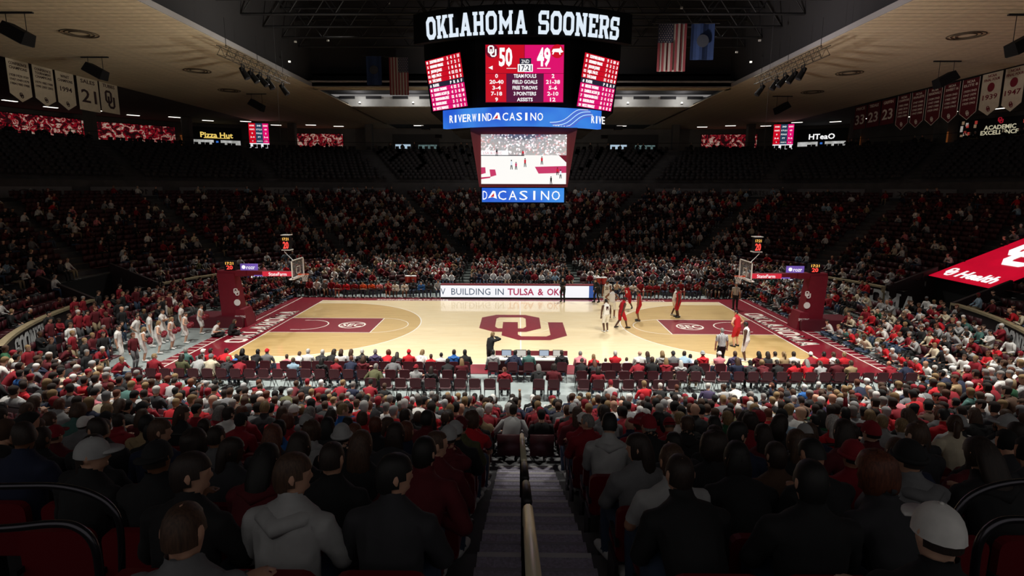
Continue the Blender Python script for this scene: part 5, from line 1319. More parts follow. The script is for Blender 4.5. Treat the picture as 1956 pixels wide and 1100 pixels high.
# curved tunnel guard rails at the two bottom corners of the view
def ray_at(u, v, y):
    d = cam.matrix_world.to_3x3() @ Vector(((u - 978) / F_PX, -(v - 550) / F_PX, -1)); t_ = (y - CAM.y) / d.y; return CAM + d * t_
for sd in (-1, 1):
    wh = 'cheerleader' if sd < 0 else 'red board'
    for nm, y, pts in (('upper', -30.75, ((-60, 930), (40, 928), (110, 927), (165, 938), (205, 958), (228, 990), (233, 1040), (233, 1180))), ('lower', -31.25, ((-60, 1012), (30, 1008), (90, 1000), (135, 1000), (165, 1016), (188, 1050), (195, 1180)))):
        P = [ray_at(u if sd < 0 else 2052 - u, v - (8 if sd > 0 else 0), y) for u, v in pts]
        base = Vector((P[-1].x, P[-1].y, stair_z(P[-1].y)))
        e = empty('tunnel_guard_rail', base); tag(e, '%s curved dark tube rail at the bottom corner, %s side' % (nm, wh), 'railing', 'tunnel guard rails')
        fine = []
        for i in range(len(P) - 1):
            for f in (0, .25, .5, .75): fine.append(P[i].lerp(P[i + 1], f) - base)
        fine.append(P[-1] - base); fine.append(Vector((fine[-1].x, fine[-1].y, 0)))
        for _ in range(3): fine = [fine[0]] + [(fine[i - 1] + fine[i] * 2 + fine[i + 1]) / 4 for i in range(1, len(fine) - 1)] + [fine[-1]]
        MB().tube(fine, .017, 10).build('tube', mat('guard_rail_steel', (84, 82, 88), .25, .9), e, True)
        MB().cbox((0, 0, .01), (.12, .12, .02)).build('foot_plate', rail_d, e)
# low black bars in front of some rows
for i, (k, x0, x1) in enumerate(((-1, -13.5, -6.6), (3, -5.6, -4.3), (4, 3.1, 4.4), (0, 7.2, 9.8), (-3, 10.2, 12.5))):
    pts = []
    for f in np.linspace(0, 1, 9):
        x = x0 + (x1 - x0) * f; t_ = NT(k) + .05
        a, b, r = rect_at(t_); cx = a - r; y = -(b - r) - (r if abs(x) < cx else math.sqrt(max(0, r * r - (abs(x) - cx) ** 2)))
        pts.append(Vector((x, y, NZ(k))))
    e = empty('row_guard_bar', pts[4]); tag(e, 'black tubular guard bar across the near seats, %s from the cheerleader side' % ordw[i], 'railing', 'row guard bars')
    MB().tube([p - pts[4] + Vector((0, 0, .86)) for p in pts], .022, 8).build('top_bar', rail_d, e)
    for p in (pts[0], pts[4], pts[-1]): MB().tube([p - pts[4], p - pts[4] + Vector((0, 0, .86))], .018, 6).build('post', rail_d, e)

# ------------------------------------------------------------------ portable risers on the floor
RF = [(-1.0 - .95 * j, 1.12 - .1 * j) for j in range(9)]
RF_END = []
for t_, z_ in RF:      # each row stops short of the court's end
    r_ = 20 + t_; RF_END.append(10 + math.degrees(math.acos(min(.999, 9.95 / r_))) / 90 * 70)
fr_m = mat('riser_deck_grey', (96, 104, 102), .7, var=.15, scale=2)
fr_ = empty('floor_far_riser', (0, 16, 0)); struct(fr_, 'stepped grey riser behind the far benches')
for j, (t_, z_) in enumerate(RF):
    hi = RF[j - 1][0] if j else 0
    m = strip_mesh([(t_, -.02), (t_, z_), (hi, z_), (hi, -.02)], -RF_END[j], RF_END[j], 1.5); m.v = [(x, y - 16, z) for x, y, z in m.v]; m.build('riser_step', fr_m, fr_)
# ------------------------------------------------------------------ seat places along a row
AISLES = [10, 33, 56, 78, 102, 124, 147]
def walk(t_, s_from, s_to, pitch, start=0.):
    """places along the row from angle s_from towards s_to: [(pos, outward normal, angle, running number)]"""
    n = 600; out = []; acc = -start; prev = None; need = 0.
    for i in range(n + 1):
        s = s_from + (s_to - s_from) * i / n; p, nn = bowl(t_, s)
        if prev is not None:
            acc += (p - prev).length
        prev = p
        while acc >= need:
            out.append((p.copy(), nn.copy(), s)); need += pitch
    return out
def is_aisle(t_, p, s, half=.72):
    for a in AISLES:
        for sg in (1, -1):
            if abs(abs(s) - a) < 14:
                c, _ = bowl(t_, math.copysign(a, s))
                if (c - p).length < half: return True
    return False
rng = random.Random(11)
def pick(w):
    r = rng.random() * sum(x[1] for x in w)
    for k, v in w:
        r -= v
        if r <= 0: return k
    return w[-1][0]
TOPW = [('black', 22), ('charcoal', 10), ('crimson', 17), ('bright red', 7), ('dark red', 11), ('white', 9), ('light grey', 8), ('grey', 7), ('navy', 5), ('pale blue', 2), ('blue', 1), ('teal', 1.2), ('green', 1), ('olive', 1.5), ('tan', 2), ('cream', 2), ('pink', .8), ('purple', .8), ('brown', 2)]
def random_hair():
    r = rng.random(); hc = pick([('black', 14), ('dark brown', 24), ('brown', 20), ('auburn', 5), ('blond', 14), ('grey', 7), ('white', 3)])
    if r < .14: return ('cap', pick([('white', 5), ('crimson', 5), ('black', 4), ('grey', 3), ('light grey', 3)]), hc)
    if r < .17: return ('cap_back', pick([('crimson', 2), ('black', 2), ('white', 1)]), hc)
    if r < .22: return ('beanie', pick([('light grey', 3), ('crimson', 3), ('black', 3), ('white', 2)]), hc)
    if r < .44: return ('long', hc)
    if r < .52: return ('bob', hc)
    if r < .56: return ('ponytail', hc)
    if r < .6: return ('curly', hc)
    if r < .64: return None
    return (pick([('short', 3), ('crop', 2)]), hc)
DARKW = [('black', 34), ('charcoal', 16), ('dark red', 14), ('crimson', 5), ('grey', 10), ('light grey', 4), ('navy', 8), ('olive', 3), ('brown', 4), ('white', 2)]
FARW = [('black', 22), ('charcoal', 10), ('crimson', 11), ('bright red', 4), ('dark red', 12), ('white', 15), ('light grey', 11), ('grey', 8), ('navy', 4), ('pale blue', 2), ('tan', 2), ('cream', 4), ('pink', 1), ('olive', 1)]
def random_look(w=TOPW):
    return dict(top=(pick([('long', 8), ('short', 3)]), pick(w)), skin=pick([(0, 8), (1, 5), (2, 6), (3, 2), (4, 1.5)]), hair=random_hair(), pants=('trousers', pick([('denim', 5), ('black', 5), ('khaki', 2), ('grey', 2)])), shoes=pick([('white', 2), ('black', 1)]), hood=rng.random() < .35, scale=rng.uniform(.93, 1.05))
def look_words(L):
    g = {'long': 'hoodie' if L.get('hood') else 'jacket', 'short': 'shirt', 'vest': 'jersey'}[L['top'][0]]
    if L['top'][0] != 'long': L['hood'] = False
    h = L['hair']
    if h is None: hw = 'bald head'
    elif h[0] in ('cap', 'cap_back'): hw = h[1] + ' cap'
    elif h[0] == 'beanie': hw = h[1] + ' beanie'
    else: hw = {'short': 'short', 'crop': 'cropped', 'curly': 'curly', 'long': 'long', 'bob': 'bobbed', 'ponytail': 'tied', 'bun': 'bunned'}[h[0]] + ' ' + h[1].replace('dark brown', 'brown') + ' hair'
    return '%s %s, %s' % (L['top'][1], g, hw)
SIT = [('rest', 6), ('forward', 3), ('crossed', 2), ('chin', 2), ('phone', 2.5), ('look_port', 2), ('look_star', 2), ('clap', 1), ('tilt', 2), ('raise', .1)]
OCC = []          # taken places, so the crowd never doubles a person
FORCED = {}       # hand-set people of the nearest rows: (row, side, seat) -> look
def Lk(top, hair, hood=False, kind='long', skin=0, pz=None, scale=1., pants='denim'):
    return dict(top=(kind, top), hair=hair, hood=hood, skin=skin, pants=('trousers', pants), shoes='white', scale=scale, pz=pz)
FORCED[(9, -1, 1)] = Lk('charcoal', ('short', 'black'), False, pz='look_star')
FORCED[(9, -1, 2)] = Lk('light grey', ('short', 'brown'), True, pz='look_star')
FORCED[(9, -1, 3)] = Lk('black', ('short', 'dark brown'), False, pz='look_star')
FORCED[(8, -1, 1)] = Lk('dark red', ('short', 'black'), False, pz='tilt')
FORCED[(8, -1, 2)] = Lk('black', ('crop', 'dark brown'), False)
FORCED[(7, -1, 1)] = Lk('dark red', ('crop', 'brown'), False, pz='look_star')
FORCED[(8, -1, 5)] = Lk('black', ('cap', 'light grey'), False, pz='look_star')
FORCED[(8, 1, 1)] = Lk('light grey', ('short', 'brown'), False, kind='short', skin=1)
FORCED[(8, 1, 2)] = Lk('black', ('long', 'black'))
FORCED[(7, 1, 1)] = Lk('grey', ('long', 'dark brown'))
FORCED[(9, 1, 1)] = Lk('black', ('crop', 'dark brown'), pz='forward')
FORCED[(9, 1, 2)] = Lk('black', ('short', 'black'))
FORCED[(9, 1, 3)] = Lk('charcoal', ('curly', 'auburn'))
FORCED[(9, 1, 4)] = Lk('dark red', ('long', 'dark brown'))
FORCED[(8, 1, 4)] = Lk('grey', ('beanie', 'black'), True)
FORCED[(4, -1, 1)] = Lk('olive', ('cap', 'dark red'), True)
FORCED[(5, -1, 1)] = Lk('black', ('cap', 'light grey'))
FORCED[(2, 1, 1)] = Lk('crimson', ('cap', 'white'))
FORCED[(3, 1, 1)] = Lk('crimson', ('crop', 'grey'))
FORCED[(0, -1, 1)] = Lk('tan', ('crop', 'white'))
FORCED[(0, 1, 1)] = Lk('crimson', ('cap', 'light grey'))
seat_stuff = []; crowd_near = []
K_IND = 0
for k in range(0, 11):
    t_ = NT(k) + .44; z_ = NZ(k)
    for side in (-1, 1):
        seq = walk(t_, 180 * side, 130 * side, .56, .82)
        for q, (p, n, s) in enumerate(seq):
            if is_aisle(t_, p, s): continue
            if not in_view((p.x, p.y, z_ + .9), 90, 200): 
                continue
            face = math.atan2(n.x, -n.y)       # body looks along -n
            fq = FORCED.get((k, side, q + 1))
            if (k == 10 and (q < 1 or abs(p.x) > 1.7)) or (k == 9 and abs(p.x) > 2.1) or (k == 8 and abs(p.x) > 3.4): continue
            L = fq or random_look(TOPW if k < 5 else DARKW); pz = (fq or {}).get('pz') or pick(SIT)
            L = {a: b for a, b in L.items() if a != 'pz'}
            if k >= 4 and not fq:
                if L['hair'] is None: L['hair'] = ('crop', 'dark brown')
                if L['hair'][0] not in ('cap', 'cap_back', 'beanie') and L['hair'][1] in ('blond', 'white', 'grey'): L['hair'] = (L['hair'][0], rng.choice(('dark brown', 'brown', 'auburn', 'black')))
            full = fq or rng.random() < (.88 if k > 2 else .82)
            yw = rng.uniform(-.16, .16)
            wh = 'cheerleader side' if side < 0 else 'red-board side'
            if k >= K_IND and in_view((p.x, p.y, z_ + 1.1), 5, 10 if k < 10 else 60):
                if k >= 2: stadium_seat(p, z_, face, 'dark red folding stadium seat, %s row, %s from stairs, %s' % (ordw[k], ordw[q], wh))
                else: seat_stuff.append((p, z_, face))
                if full:
                    w_ = look_words(L)
                    person(pz, (p.x, p.y, z_), face + yw, 'person in %s, %s row, %s from stairs, %s' % (w_, ordw[k], ordw[q], wh), group='spectators in the near rows', **L)
            else:
                seat_stuff.append((p, z_, face))
                if full: crowd_near.append((p, z_, face + yw, pz, L))
print('near people', N_PERSON[0], 'near crowd', len(crowd_near))

# ------------------------------------------------------------------ courtside folding chairs and the people on them
row1 = {}   # hand-read people of the front courtside row, by image column
R1 = [(355, 'teal', ('crop', 'grey'), 'short'), (380, 'grey', ('cap', 'white'), 'short'), (402, 'bright red', ('short', 'dark brown'), 'short'), (424, 'bright red', ('short', 'dark brown'), 'long'), (447, 'blue', ('short', 'brown'), 'long', .8), (464, 'black', ('bob', 'black'), 'long'), (483, 'black', ('short', 'black'), 'long'), (510, 'grey', ('cap', 'bright red'), 'short'),
      (548, 'pink', ('short', 'brown'), 'short', .82), (568, 'white', ('short', 'brown'), 'long', .9), (588, 'white', ('crop', 'white'), 'long'), (608, 'charcoal', ('short', 'white'), 'long'), (630, 'black', ('long', 'dark brown'), 'long'), (652, 'white', ('bob', 'brown'), 'long'), (671, 'light grey', ('long', 'brown'), 'long'), (692, 'charcoal', ('crop', 'white'), 'long'), (717, 'purple', ('crop', 'grey'), 'long'), (738, 'bright red', ('curly', 'auburn'), 'long'), (758, 'charcoal', ('long', 'dark brown'), 'long', .9), (781, 'bright red', ('cap', 'bright red'), 'short'), (800, 'white', ('long', 'blond'), 'long'), (823, 'bright red', ('short', 'brown'), 'short', .85), (843, 'white', ('crop', 'black'), 'short', .9), (867, 'blue', ('short', 'dark brown'), 'long'), (888, 'black', ('short', 'black'), 'long'),
      (942, 'light grey', ('short', 'black'), 'long'), (979, 'navy', ('short', 'black'), 'long'), (1010, 'teal', ('short', 'black'), 'long'), (1073, 'black', ('crop', 'dark brown'), 'long'), (1108, 'pink', ('crop', 'grey'), 'long'), (1136, 'bright red', ('long', 'blond'), 'short', .9), (1157, 'white', ('short', 'brown'), 'long', .75), (1175, 'bright red', ('short', 'white'), 'long'), (1197, 'white', ('short', 'brown'), 'short', .78), (1222, 'white', None, 'long'), (1243, 'black', ('long', 'brown'), 'long'), (1265, 'light grey', ('bob', 'blond'), 'long'), (1286, 'grey', ('cap', 'charcoal'), 'long'), (1306, 'pale blue', ('short', 'dark brown'), 'long'), (1321, 'white', ('short', 'black'), 'long', .92), (1343, 'bright red', ('beanie', 'light grey'), 'long'), (1374, 'pink', ('cap', 'white'), 'short'), (1404, 'purple', ('short', 'brown'), 'long'),
      (1450, 'dark red', ('long', 'black'), 'long'), (1466, 'charcoal', ('long', 'dark brown'), 'long'), (1481, 'cream', ('crop', 'dark brown'), 'long'), (1498, 'tan', ('ponytail', 'blond'), 'long'), (1516, 'white', ('short', 'dark brown'), 'long'), (1552, 'crimson', ('cap', 'white'), 'long'), (1574, 'bright red', ('short', 'black'), 'long'), (1592, 'white', ('short', 'brown'), 'long'), (1612, 'bright red', ('crop', 'blond'), 'long')]
YR = -9.95
cnt = {-1: 0, 1: 0}
xs1 = []
for r_ in R1:
    p = ray_at(r_[0], 690, YR); xs1.append((p.x, r_))
for side in (-1, 1):
    lst = sorted([a for a in xs1 if (a[0] > .2) == (side > 0)], key=lambda a: abs(a[0]))
    for i, (x, r_) in enumerate(lst):
        L = Lk(r_[1], r_[2], r_[3] == 'long' and rng.random() < .4, r_[3], scale=r_[4] if len(r_) > 4 else 1.); L.pop('pz'); L['skin'] = rng.choice((0, 1, 2, 2, 0)) if r_[1] != 'navy' else 3
        wh = 'cheerleader side' if side < 0 else 'red-board side'
        person(pick([('rest', 4), ('forward', 2), ('crossed', 1), ('phone', 1), ('tilt', 1)]), (x, YR, 0), rng.uniform(-.15, .15), 'person in %s, front courtside row, %s from centre, %s' % (look_words(L), ordw[i], wh), group='front courtside row', **L)
        folding_chair(x, YR + .0, 0, 0, 'maroon folding chair of front courtside row, %s from centre, %s' % (ordw[i], wh), 'courtside folding chairs')
for ri, (y, fill, nm) in enumerate(((-11.05, .66, 'second'), (-12.1, .4, 'third'))):
    for side in (-1, 1):
        for i in range(24 if ri == 0 else 10):
            x = side * ((2.1 if ri == 0 else .35) + .31 + i * .57)
            if ri == 0 and 0 < x < 2.9: pass
            if ri == 1 and (1.35 < x < 2.3): continue
            wh = 'cheerleader side' if side < 0 else 'red-board side'
            if not in_view((x, y, .8), 0, 0): continue
            folding_chair(x, y, 0, 0, 'maroon folding chair of %s courtside row, %s from centre, %s' % (nm, ordw[i], wh), 'courtside folding chairs')
            if rng.random() < fill:
                L = random_look()
                if ri == 0 or N_PERSON[0] < 400:
                    person(pick(SIT), (x, y, 0), rng.uniform(-.2, .2), 'person in %s, %s courtside row, %s from centre, %s' % (look_words(L), nm, ordw[i], wh), group='second and third courtside rows', **L)
print('with courtside', N_PERSON[0])
# press table at mid court with its screens
pt = empty('press_table', (.45, -9.0, 0)); tag(pt, 'small maroon press table with monitors at the near sideline', 'table')
MB().rbox(-1.6, 1.6, -.35, .35, .70, .74, .05, 'z').build('tabletop', mat('press_top_white', (224, 222, 216), .5), pt)
MB().box(-1.6, 1.6, .3, .36, .05, .95).build('front_panel', pad, pt)
for x in (-1.5, 1.5): MB().box(x - .03, x + .03, -.3, .3, 0, .7).build('leg', steel, pt)
for i, x in enumerate((-1.1, -.45, .55, 1.15)):
    m = empty('table_monitor', (.45 + x, -8.95, .74)); tag(m, 'small computer monitor on the press table, %s from the cheerleader side' % ordw[i], 'monitor', 'press table monitors')
    MB().box(-.22, .22, -.015, .015, .06, .34).build('case', led_blk, m); MB().box(-.2, .2, -.02, -.015, .08, .32).build('screen', mat('monitor_glow_%d' % (i % 2), ((190, 205, 225), (230, 225, 215))[i % 2], .4, emit=.7), m); MB().box(-.1, .1, -.06, .06, 0, .012).box(-.02, .02, -.01, .01, 0, .08).build('stand', led_blk, m)

# ------------------------------------------------------------------ people on the court
def striped(name, c0, c1, sc, axis=0):
    m = bpy.data.materials.new(name); m.use_nodes = True; nt = m.node_tree; b = nt.nodes['Principled BSDF']; b.inputs['Roughness'].default_value = .8
    tc = nt.nodes.new('ShaderNodeTexCoord'); w = nt.nodes.new('ShaderNodeTexWave'); w.inputs['Scale'].default_value = sc; w.bands_direction = 'XYZ'[axis]
    r = nt.nodes.new('ShaderNodeValToRGB'); r.color_ramp.interpolation = 'CONSTANT'; r.color_ramp.elements[0].color = (*lin(c0), 1); r.color_ramp.elements[1].position = .5; r.color_ramp.elements[1].color = (*lin(c1), 1)
    nt.links.new(tc.outputs['Object'], w.inputs['Vector']); nt.links.new(w.outputs['Fac'], r.inputs['Fac']); nt.links.new(r.outputs[0], b.inputs['Base Color']); return m
ref_m = striped('referee_stripes', (235, 235, 235), (15, 15, 16), 5.5)
jw = mat('jersey_white', (238, 238, 236), .8); jr = mat('jersey_red', (186, 16, 36), .8)
num_d = mat('jersey_number_dark', (60, 14, 24), .8); num_w = mat('jersey_number_white', (240, 240, 240), .8)
def ground(u, v, z_=0.):
    d = cam.matrix_world.to_3x3() @ Vector(((u - 978) / F_PX, -(v - 550) / F_PX, -1)); t_ = (z_ - CAM.z) / d.z; return CAM + d * t_
def player(u, v, pz, face, team, num, label, skin=4, sc=1.1):
    g = ground(u, v)
    o = person(pz, (g.x, g.y, .006), face, label, ('vest', 'white'), skin, ('crop', 'black'), ('shorts', 'black'), 'white' if team is jw else 'black', sc, False, 'players on the court', True, team, team)
    Nm = BODY[pz][3]
    for back in (1, -1):
        M = Nm @ Matrix.Translation((0, -.135 if back > 0 else .14, -.16)) @ (Matrix.Rotation(R(90), 4, 'X') if back > 0 else Matrix.Rotation(R(180), 4, 'Z') @ Matrix.Rotation(R(90), 4, 'X'))
        put_text('number', num, num_d if team is jw else num_w, o, M, .2, .07 * len(num) + .05, bold=.02, thick=.01, z=0)
    return o
player(1157, 634, 'stand', .3, jw, '1', 'player in white uniform number 1 nearest mid court', 4)
player(1168, 607, 'akimbo', -.4, jw, '12', 'player in white uniform just behind the number 1 player', 3)
player(1158, 588, 'stand', 3.0, jw, '20', 'player in white uniform by the far sideline table end', 3)
player(1186, 627, 'stride', -1.2, jr, '5', 'player in red uniform walking beside the white number 1', 4)
player(1199, 588, 'guard', 2.6, jr, '3', 'player in red uniform by the far sideline benches', 4)
player(1220, 613, 'stand', 1.2, jr, '10', 'player in red uniform standing with feet apart', 3)
player(1287, 603, 'reach', -1.6, jw, '24', 'player in white uniform half hidden behind a red player', 4)
player(1295, 606, 'stand', 1.5, jr, '25', 'player in red uniform at the lane corner', 4)
player(1406, 662, 'akimbo', .5, jr, '7', 'player in red uniform with hands on hips beside the near referee', 0)
player(1423, 690, 'stand', 1.0, jw, '13', 'player in white uniform number 13 near the baseline', 4)
def official(u, v, pz, face, label):
    g = ground(u, v); person(pz, (g.x, g.y, .006), face, label, ('short', 'white'), 1, ('crop', 'grey'), ('trousers', 'black'), 'black', 1.04, False, 'referees', True, ref_m)
official(1376, 700, 'stand', 0, 'referee in striped shirt standing at the near sideline with back turned')
official(1404, 590, 'stand', 2.6, 'referee in striped shirt standing by the far baseline corner')
def at_floor(u, v, pz, face, label, **kw):
    g = ground(u, v); return person(pz, (g.x, g.y, .004), face, label, **kw)
at_floor(936, 706, 'call', -.9, 'person in black suit walking along the near sideline', top=('long', 'black'), hair=('short', 'blond'), pants=('trousers', 'black'), shoes='black', skin=2)
at_floor(1075, 576, 'folded', 2.8, 'coach in charcoal clothes standing in front of the white table screen', top=('long', 'charcoal'), hair=('short', 'grey'), pants=('trousers', 'black'), shoes='black')
at_floor(1140, 577, 'reach', 2.2, 'person in dark clothes at the blue end of the scorers table', top=('long', 'black'), hair=('short', 'brown'), pants=('trousers', 'black'), shoes='black')
at_floor(1752, 648, 'stand', R(80), 'person in blue shirt standing at the tunnel mouth below the red board', top=('long', 'blue'), hair=('short', 'black'), pants=('trousers', 'khaki'))
at_floor(1678, 622, 'folded', R(80), 'person in dark red jacket standing against the tunnel end of the lettered parapet', top=('long', 'dark red'), hair=('short', 'brown'), pants=('trousers', 'khaki'))
at_floor(1697, 622, 'stand', R(100), 'person in grey jacket standing at the end post of the lettered parapet', top=('long', 'grey'), hair=('short', 'black'), pants=('trousers', 'black'))
# cheer squad at the end of the court
chw = mat('cheer_white', (232, 230, 226), .8)
cheer = [(230, 693, 'stand', 0), (263, 668, 'akimbo', 0), (275, 690, 'pompom', 1), (289, 662, 'stand', 0), (303, 675, 'pompom', 1), (312, 654, 'folded', 0), (328, 666, 'pompom', 1), (354, 655, 'pompom', 1), (349, 641, 'stand', 0), (384, 637, 'pompom', 1), (334, 620, 'akimbo', 0), (318, 632, 'stand', 0)]
for i, (u, v, pz, fem) in enumerate(cheer):
    nm = '%s cheerleader in white %s, counted from the near end of the squad' % (ordw[i], 'skirt with crimson pompoms' if fem else 'trousers')
    o = at_floor(u, v, pz, R(-75) + rng.uniform(-.3, .3), 'cheer squad member in white %s, %s from the near end' % ('shorts with crimson pompoms' if fem else 'trousers', ordw[i]), top=('vest' if fem else 'short', 'white'), top_mat=chw, pants=('shorts' if fem else 'trousers', 'white'), pants_mat=chw, hair=('ponytail', 'brown') if fem and i % 2 else (('long', 'blond') if fem else ('crop', 'dark brown')), skin=(0, 2, 1)[i % 3], scale=.95 if fem else 1.03, group='cheer squad', face_detail=True)
    if fem:
        for s_ in (-1, 1): obj('pompom', POM, pom_m, o, (s_ * .2, .33, 1.0))
at_floor(409, 643, 'floor', R(-80), 'photographer in white shirt sitting on the floor beside the goal base', top=('short', 'white'), hair=('short', 'black'), pants=('trousers', 'black'), shoes='black')
at_floor(440, 640, 'floor', R(-70), 'photographer in black sitting on the floor beside the goal base', top=('long', 'black'), hair=('bob', 'brown'), pants=('trousers', 'black'), shoes='black')
# team benches along the far sideline
bench = [(-13.6 + .62 * i, ('crimson', 'bright red', 'crimson', 'orange', 'orange', 'pink', 'crimson', 'white', 'white', 'charcoal', 'blue', 'charcoal', 'light grey')[i]) for i in range(13)] + [(6.6 + .6 * i, ('white', 'cream', 'white', 'white', 'crimson', 'crimson', 'crimson', 'dark red', 'crimson', 'crimson', 'dark red', 'crimson')[i]) for i in range(12)]
for i, (x, c) in enumerate(bench):
    cheer_side = x < 0
    L = Lk(c, (rng.choice(('short', 'crop')), rng.choice(('black', 'dark brown', 'grey'))), kind='short' if c in ('crimson', 'orange', 'pink', 'cream') else 'long', skin=rng.choice((0, 1, 3, 4, 4))); L.pop('pz')
    if c in ('crimson', 'orange', 'white', 'pink') and rng.random() < .6: L['pants'] = ('shorts', c)
    wh = 'cheerleader side' if cheer_side else 'red-board side'
    person(pick([('forward', 4), ('rest', 3), ('clap', 1), ('crossed', 2)]), (x, 9.25, 0), math.pi + rng.uniform(-.2, .2), 'person in %s, team bench, %s from %s' % (look_words(L), ordw[i if cheer_side else 24 - i], 'the cheer goal' if cheer_side else 'the red-board goal'), group='people on the team benches', face_detail=True, **L)
    folding_chair(x, 9.25, 0, math.pi, 'maroon bench chair, %s from %s' % (ordw[i if cheer_side else 24 - i], 'the cheer goal' if cheer_side else 'the red-board goal'), 'team bench chairs')
print('persons', N_PERSON[0])
# orange water coolers on a trolley behind the bench
for i, (x, y) in enumerate(((-8.6, 10.1), (-8.15, 10.1), (5.9, 9.7), (6.35, 9.7))):
    e = empty('water_cooler', (x, y, 0)); tag(e, 'red drinks cooler with white lid on a stand, %s from the cheerleader side' % ordw[i], 'cooler', 'drinks coolers')
    MB().tube([(0, 0, .95), (0, 0, 1.42)], [.2, .22], 14).build('tub', mat('cooler_red', (205, 60, 40), .4), e); MB().tube([(0, 0, 1.42), (0, 0, 1.48)], [.235, .22], 14).build('lid', wht, e); MB().box(-.2, .2, -.2, .2, .9, .95).box(-.18, -.14, -.18, -.14, 0, .9).box(.14, .18, .14, .18, 0, .9).box(.14, .18, -.18, -.14, 0, .9).box(-.18, -.14, .14, .18, 0, .9).build('stand', steel, e)
# LED strip boards and lettering on the end walls
for sd in (-1, 1):
    wh = 'cheerleader' if sd < 0 else 'red board'
    for i, q in enumerate((46.5, 52.5)):
        p, n = bowl(-.2, sd * q); e = empty('wall_led_board', (p.x, p.y, .75)); tag(e, 'dark blue LED strip on the corner parapet, %s from far side, %s end' % (ordw[i], wh), 'screen', 'parapet LED strips')
        M = frame((0, 0, .42), (n.y, -n.x, 0), (0, 0, 1)); MB().box(-1.05, 1.05, -.36, .36, -.02, .04).xform(M).build('panel', led_navy, e)
        put_text('lettering', 'rozr', led_white, e, M @ Matrix.Translation((.3, 0, .04)), .34, .95); MB().poly([(.2 * math.cos(a * math.pi / 8) - .62, .2 * math.sin(a * math.pi / 8)) for a in range(16)], (.04, .06)).xform(M).build('roundel', led_white, e)
    wsign = mat('wall_letter_grey', (205, 205, 205), .7)
    for word, (qa, qb), z_, nm in (('OKLAHOMA', (54.5, 77.), 1.0, 'far'), ('SOONERS', (s_at(-5.2, 1), s_at(-9.6, 1)), 1.0, 'near')):
        if sd < 0: qa, qb = qb, qa
        mid = (qa + qb) / 2; pm_, nm_ = bowl(-.15, sd * mid); L_ = (bowl(-.15, sd * qa)[0] - bowl(-.15, sd * qb)[0]).length
        e = empty('wall_lettering', (pm_.x, pm_.y, .4)); tag(e, 'large grey slab letters %s on the maroon parapet, %s side' % (word, wh), 'lettering', 'parapet lettering')
        def crv(x, qa=qa, qb=qb, sd=sd, L_=L_, pm_=pm_):
            f = (x + L_ / 2) / L_; p, n = bowl(-.15, sd * (qa + (qb - qa) * f)); return frame((p.x - pm_.x, p.y - pm_.y, .62), (n.y, -n.x, 0), (0, 0, 1))
        block_text(word, wsign, e, None, 1.0, L_ * .96, curve=crv, thick=.02)
    p, n = bowl(-.14, sd * 43.5); e = empty('wall_emblem', (p.x, p.y, .3)); tag(e, 'pale interlocking emblem on the corner parapet, %s side' % wh, 'emblem', 'parapet emblems')
    put_logo('emblem', wsign, e, frame((0, 0, .5), (n.y, -n.x, 0), (0, 0, 1)), .95)

# ------------------------------------------------------------------ the mass of spectators: one body of stuff, every figure real
SIMPLE = {}
def simple(name, n):
    key = (name, n)
    if key in SIMPLE: return SIMPLE[key]
    P, Hm, Nm = PRIMS[name]; V = []; T = []; G = []; off = 0; Hi = np.array(Hm.inverted()); seen = {}
    for reg, pts, side in P:
        if reg == 'hand' and len(pts) and pts[0][1] < .02: continue
        seen[reg] = seen.get(reg, 0) + 1
        if reg == 'head' and seen[reg] > 1: continue
        if n <= 5:
            idx = {'torso': [0, 1, 3, 4, 6], 'head': [0, 2, 4, 6], 'neck': [0, 2]}.get(reg, [0, len(pts) - 1])
        else: idx = list(range(len(pts)))
        q = [pts[i] for i in idx]; C = np.array([a[0] for a in q]); ref = side if side is not None else (V3(1, 0, 0) if abs(unit(C[1] - C[0])[0]) < .8 else V3(0, 1, 0))
        k = len(q); an = np.arange(n) * 2 * math.pi / n; vs = []
        gr = 1.1 if reg in ('torso', 'uparm', 'forearm', 'thigh') else 1.
        for i in range(k):
            d = unit(C[min(i + 1, k - 1)] - C[max(i - 1, 0)]); a = unit(ref - d * np.dot(ref, d)); b = np.cross(d, a)
            vs.append(C[i] + np.outer(np.cos(an) * q[i][1] * gr, a) + np.outer(np.sin(an) * q[i][2] * gr, b))
        vs = np.concatenate(vs); tri = []
        for i in range(k - 1):
            for j in range(n):
                a, b, c, d = i * n + j, i * n + (j + 1) % n, (i + 1) * n + (j + 1) % n, (i + 1) * n + j; tri += [(a, b, c), (a, c, d)]
        for j in range(1, n - 1): tri += [(0, j + 1, j), ((k - 1) * n, (k - 1) * n + j, (k - 1) * n + j + 1)]
        tri = np.array(tri)
        rid = {'head': 0, 'neck': 0, 'hand': 0, 'torso': 1, 'uparm': 1, 'forearm': 1, 'thigh': 2, 'shin': 2, 'foot': 4}[reg]
        g = np.full(len(tri), rid)
        if reg == 'head':
            # the hair: skull faces above and behind the hairline, swollen a little
            hv = (np.c_[vs, np.ones(len(vs))] @ Hi.T)[:, :3]
            cen = hv[tri].mean(axis=1); hm = (cen[:, 2] > .03) | ((cen[:, 1] < 0.0) & (cen[:, 2] > -.07)); g[hm] = 3
            grow_ = (hv[:, 2] > .02) | (hv[:, 1] < 0.0); hv[grow_] *= 1.14; vs = (np.c_[hv, np.ones(len(hv))] @ np.array(Hm).T)[:, :3]
        V.append(vs); T.append(tri + off); G.append(g); off += len(vs)
    SIMPLE[key] = (np.concatenate(V), np.concatenate(T), np.concatenate(G)); return SIMPLE[key]
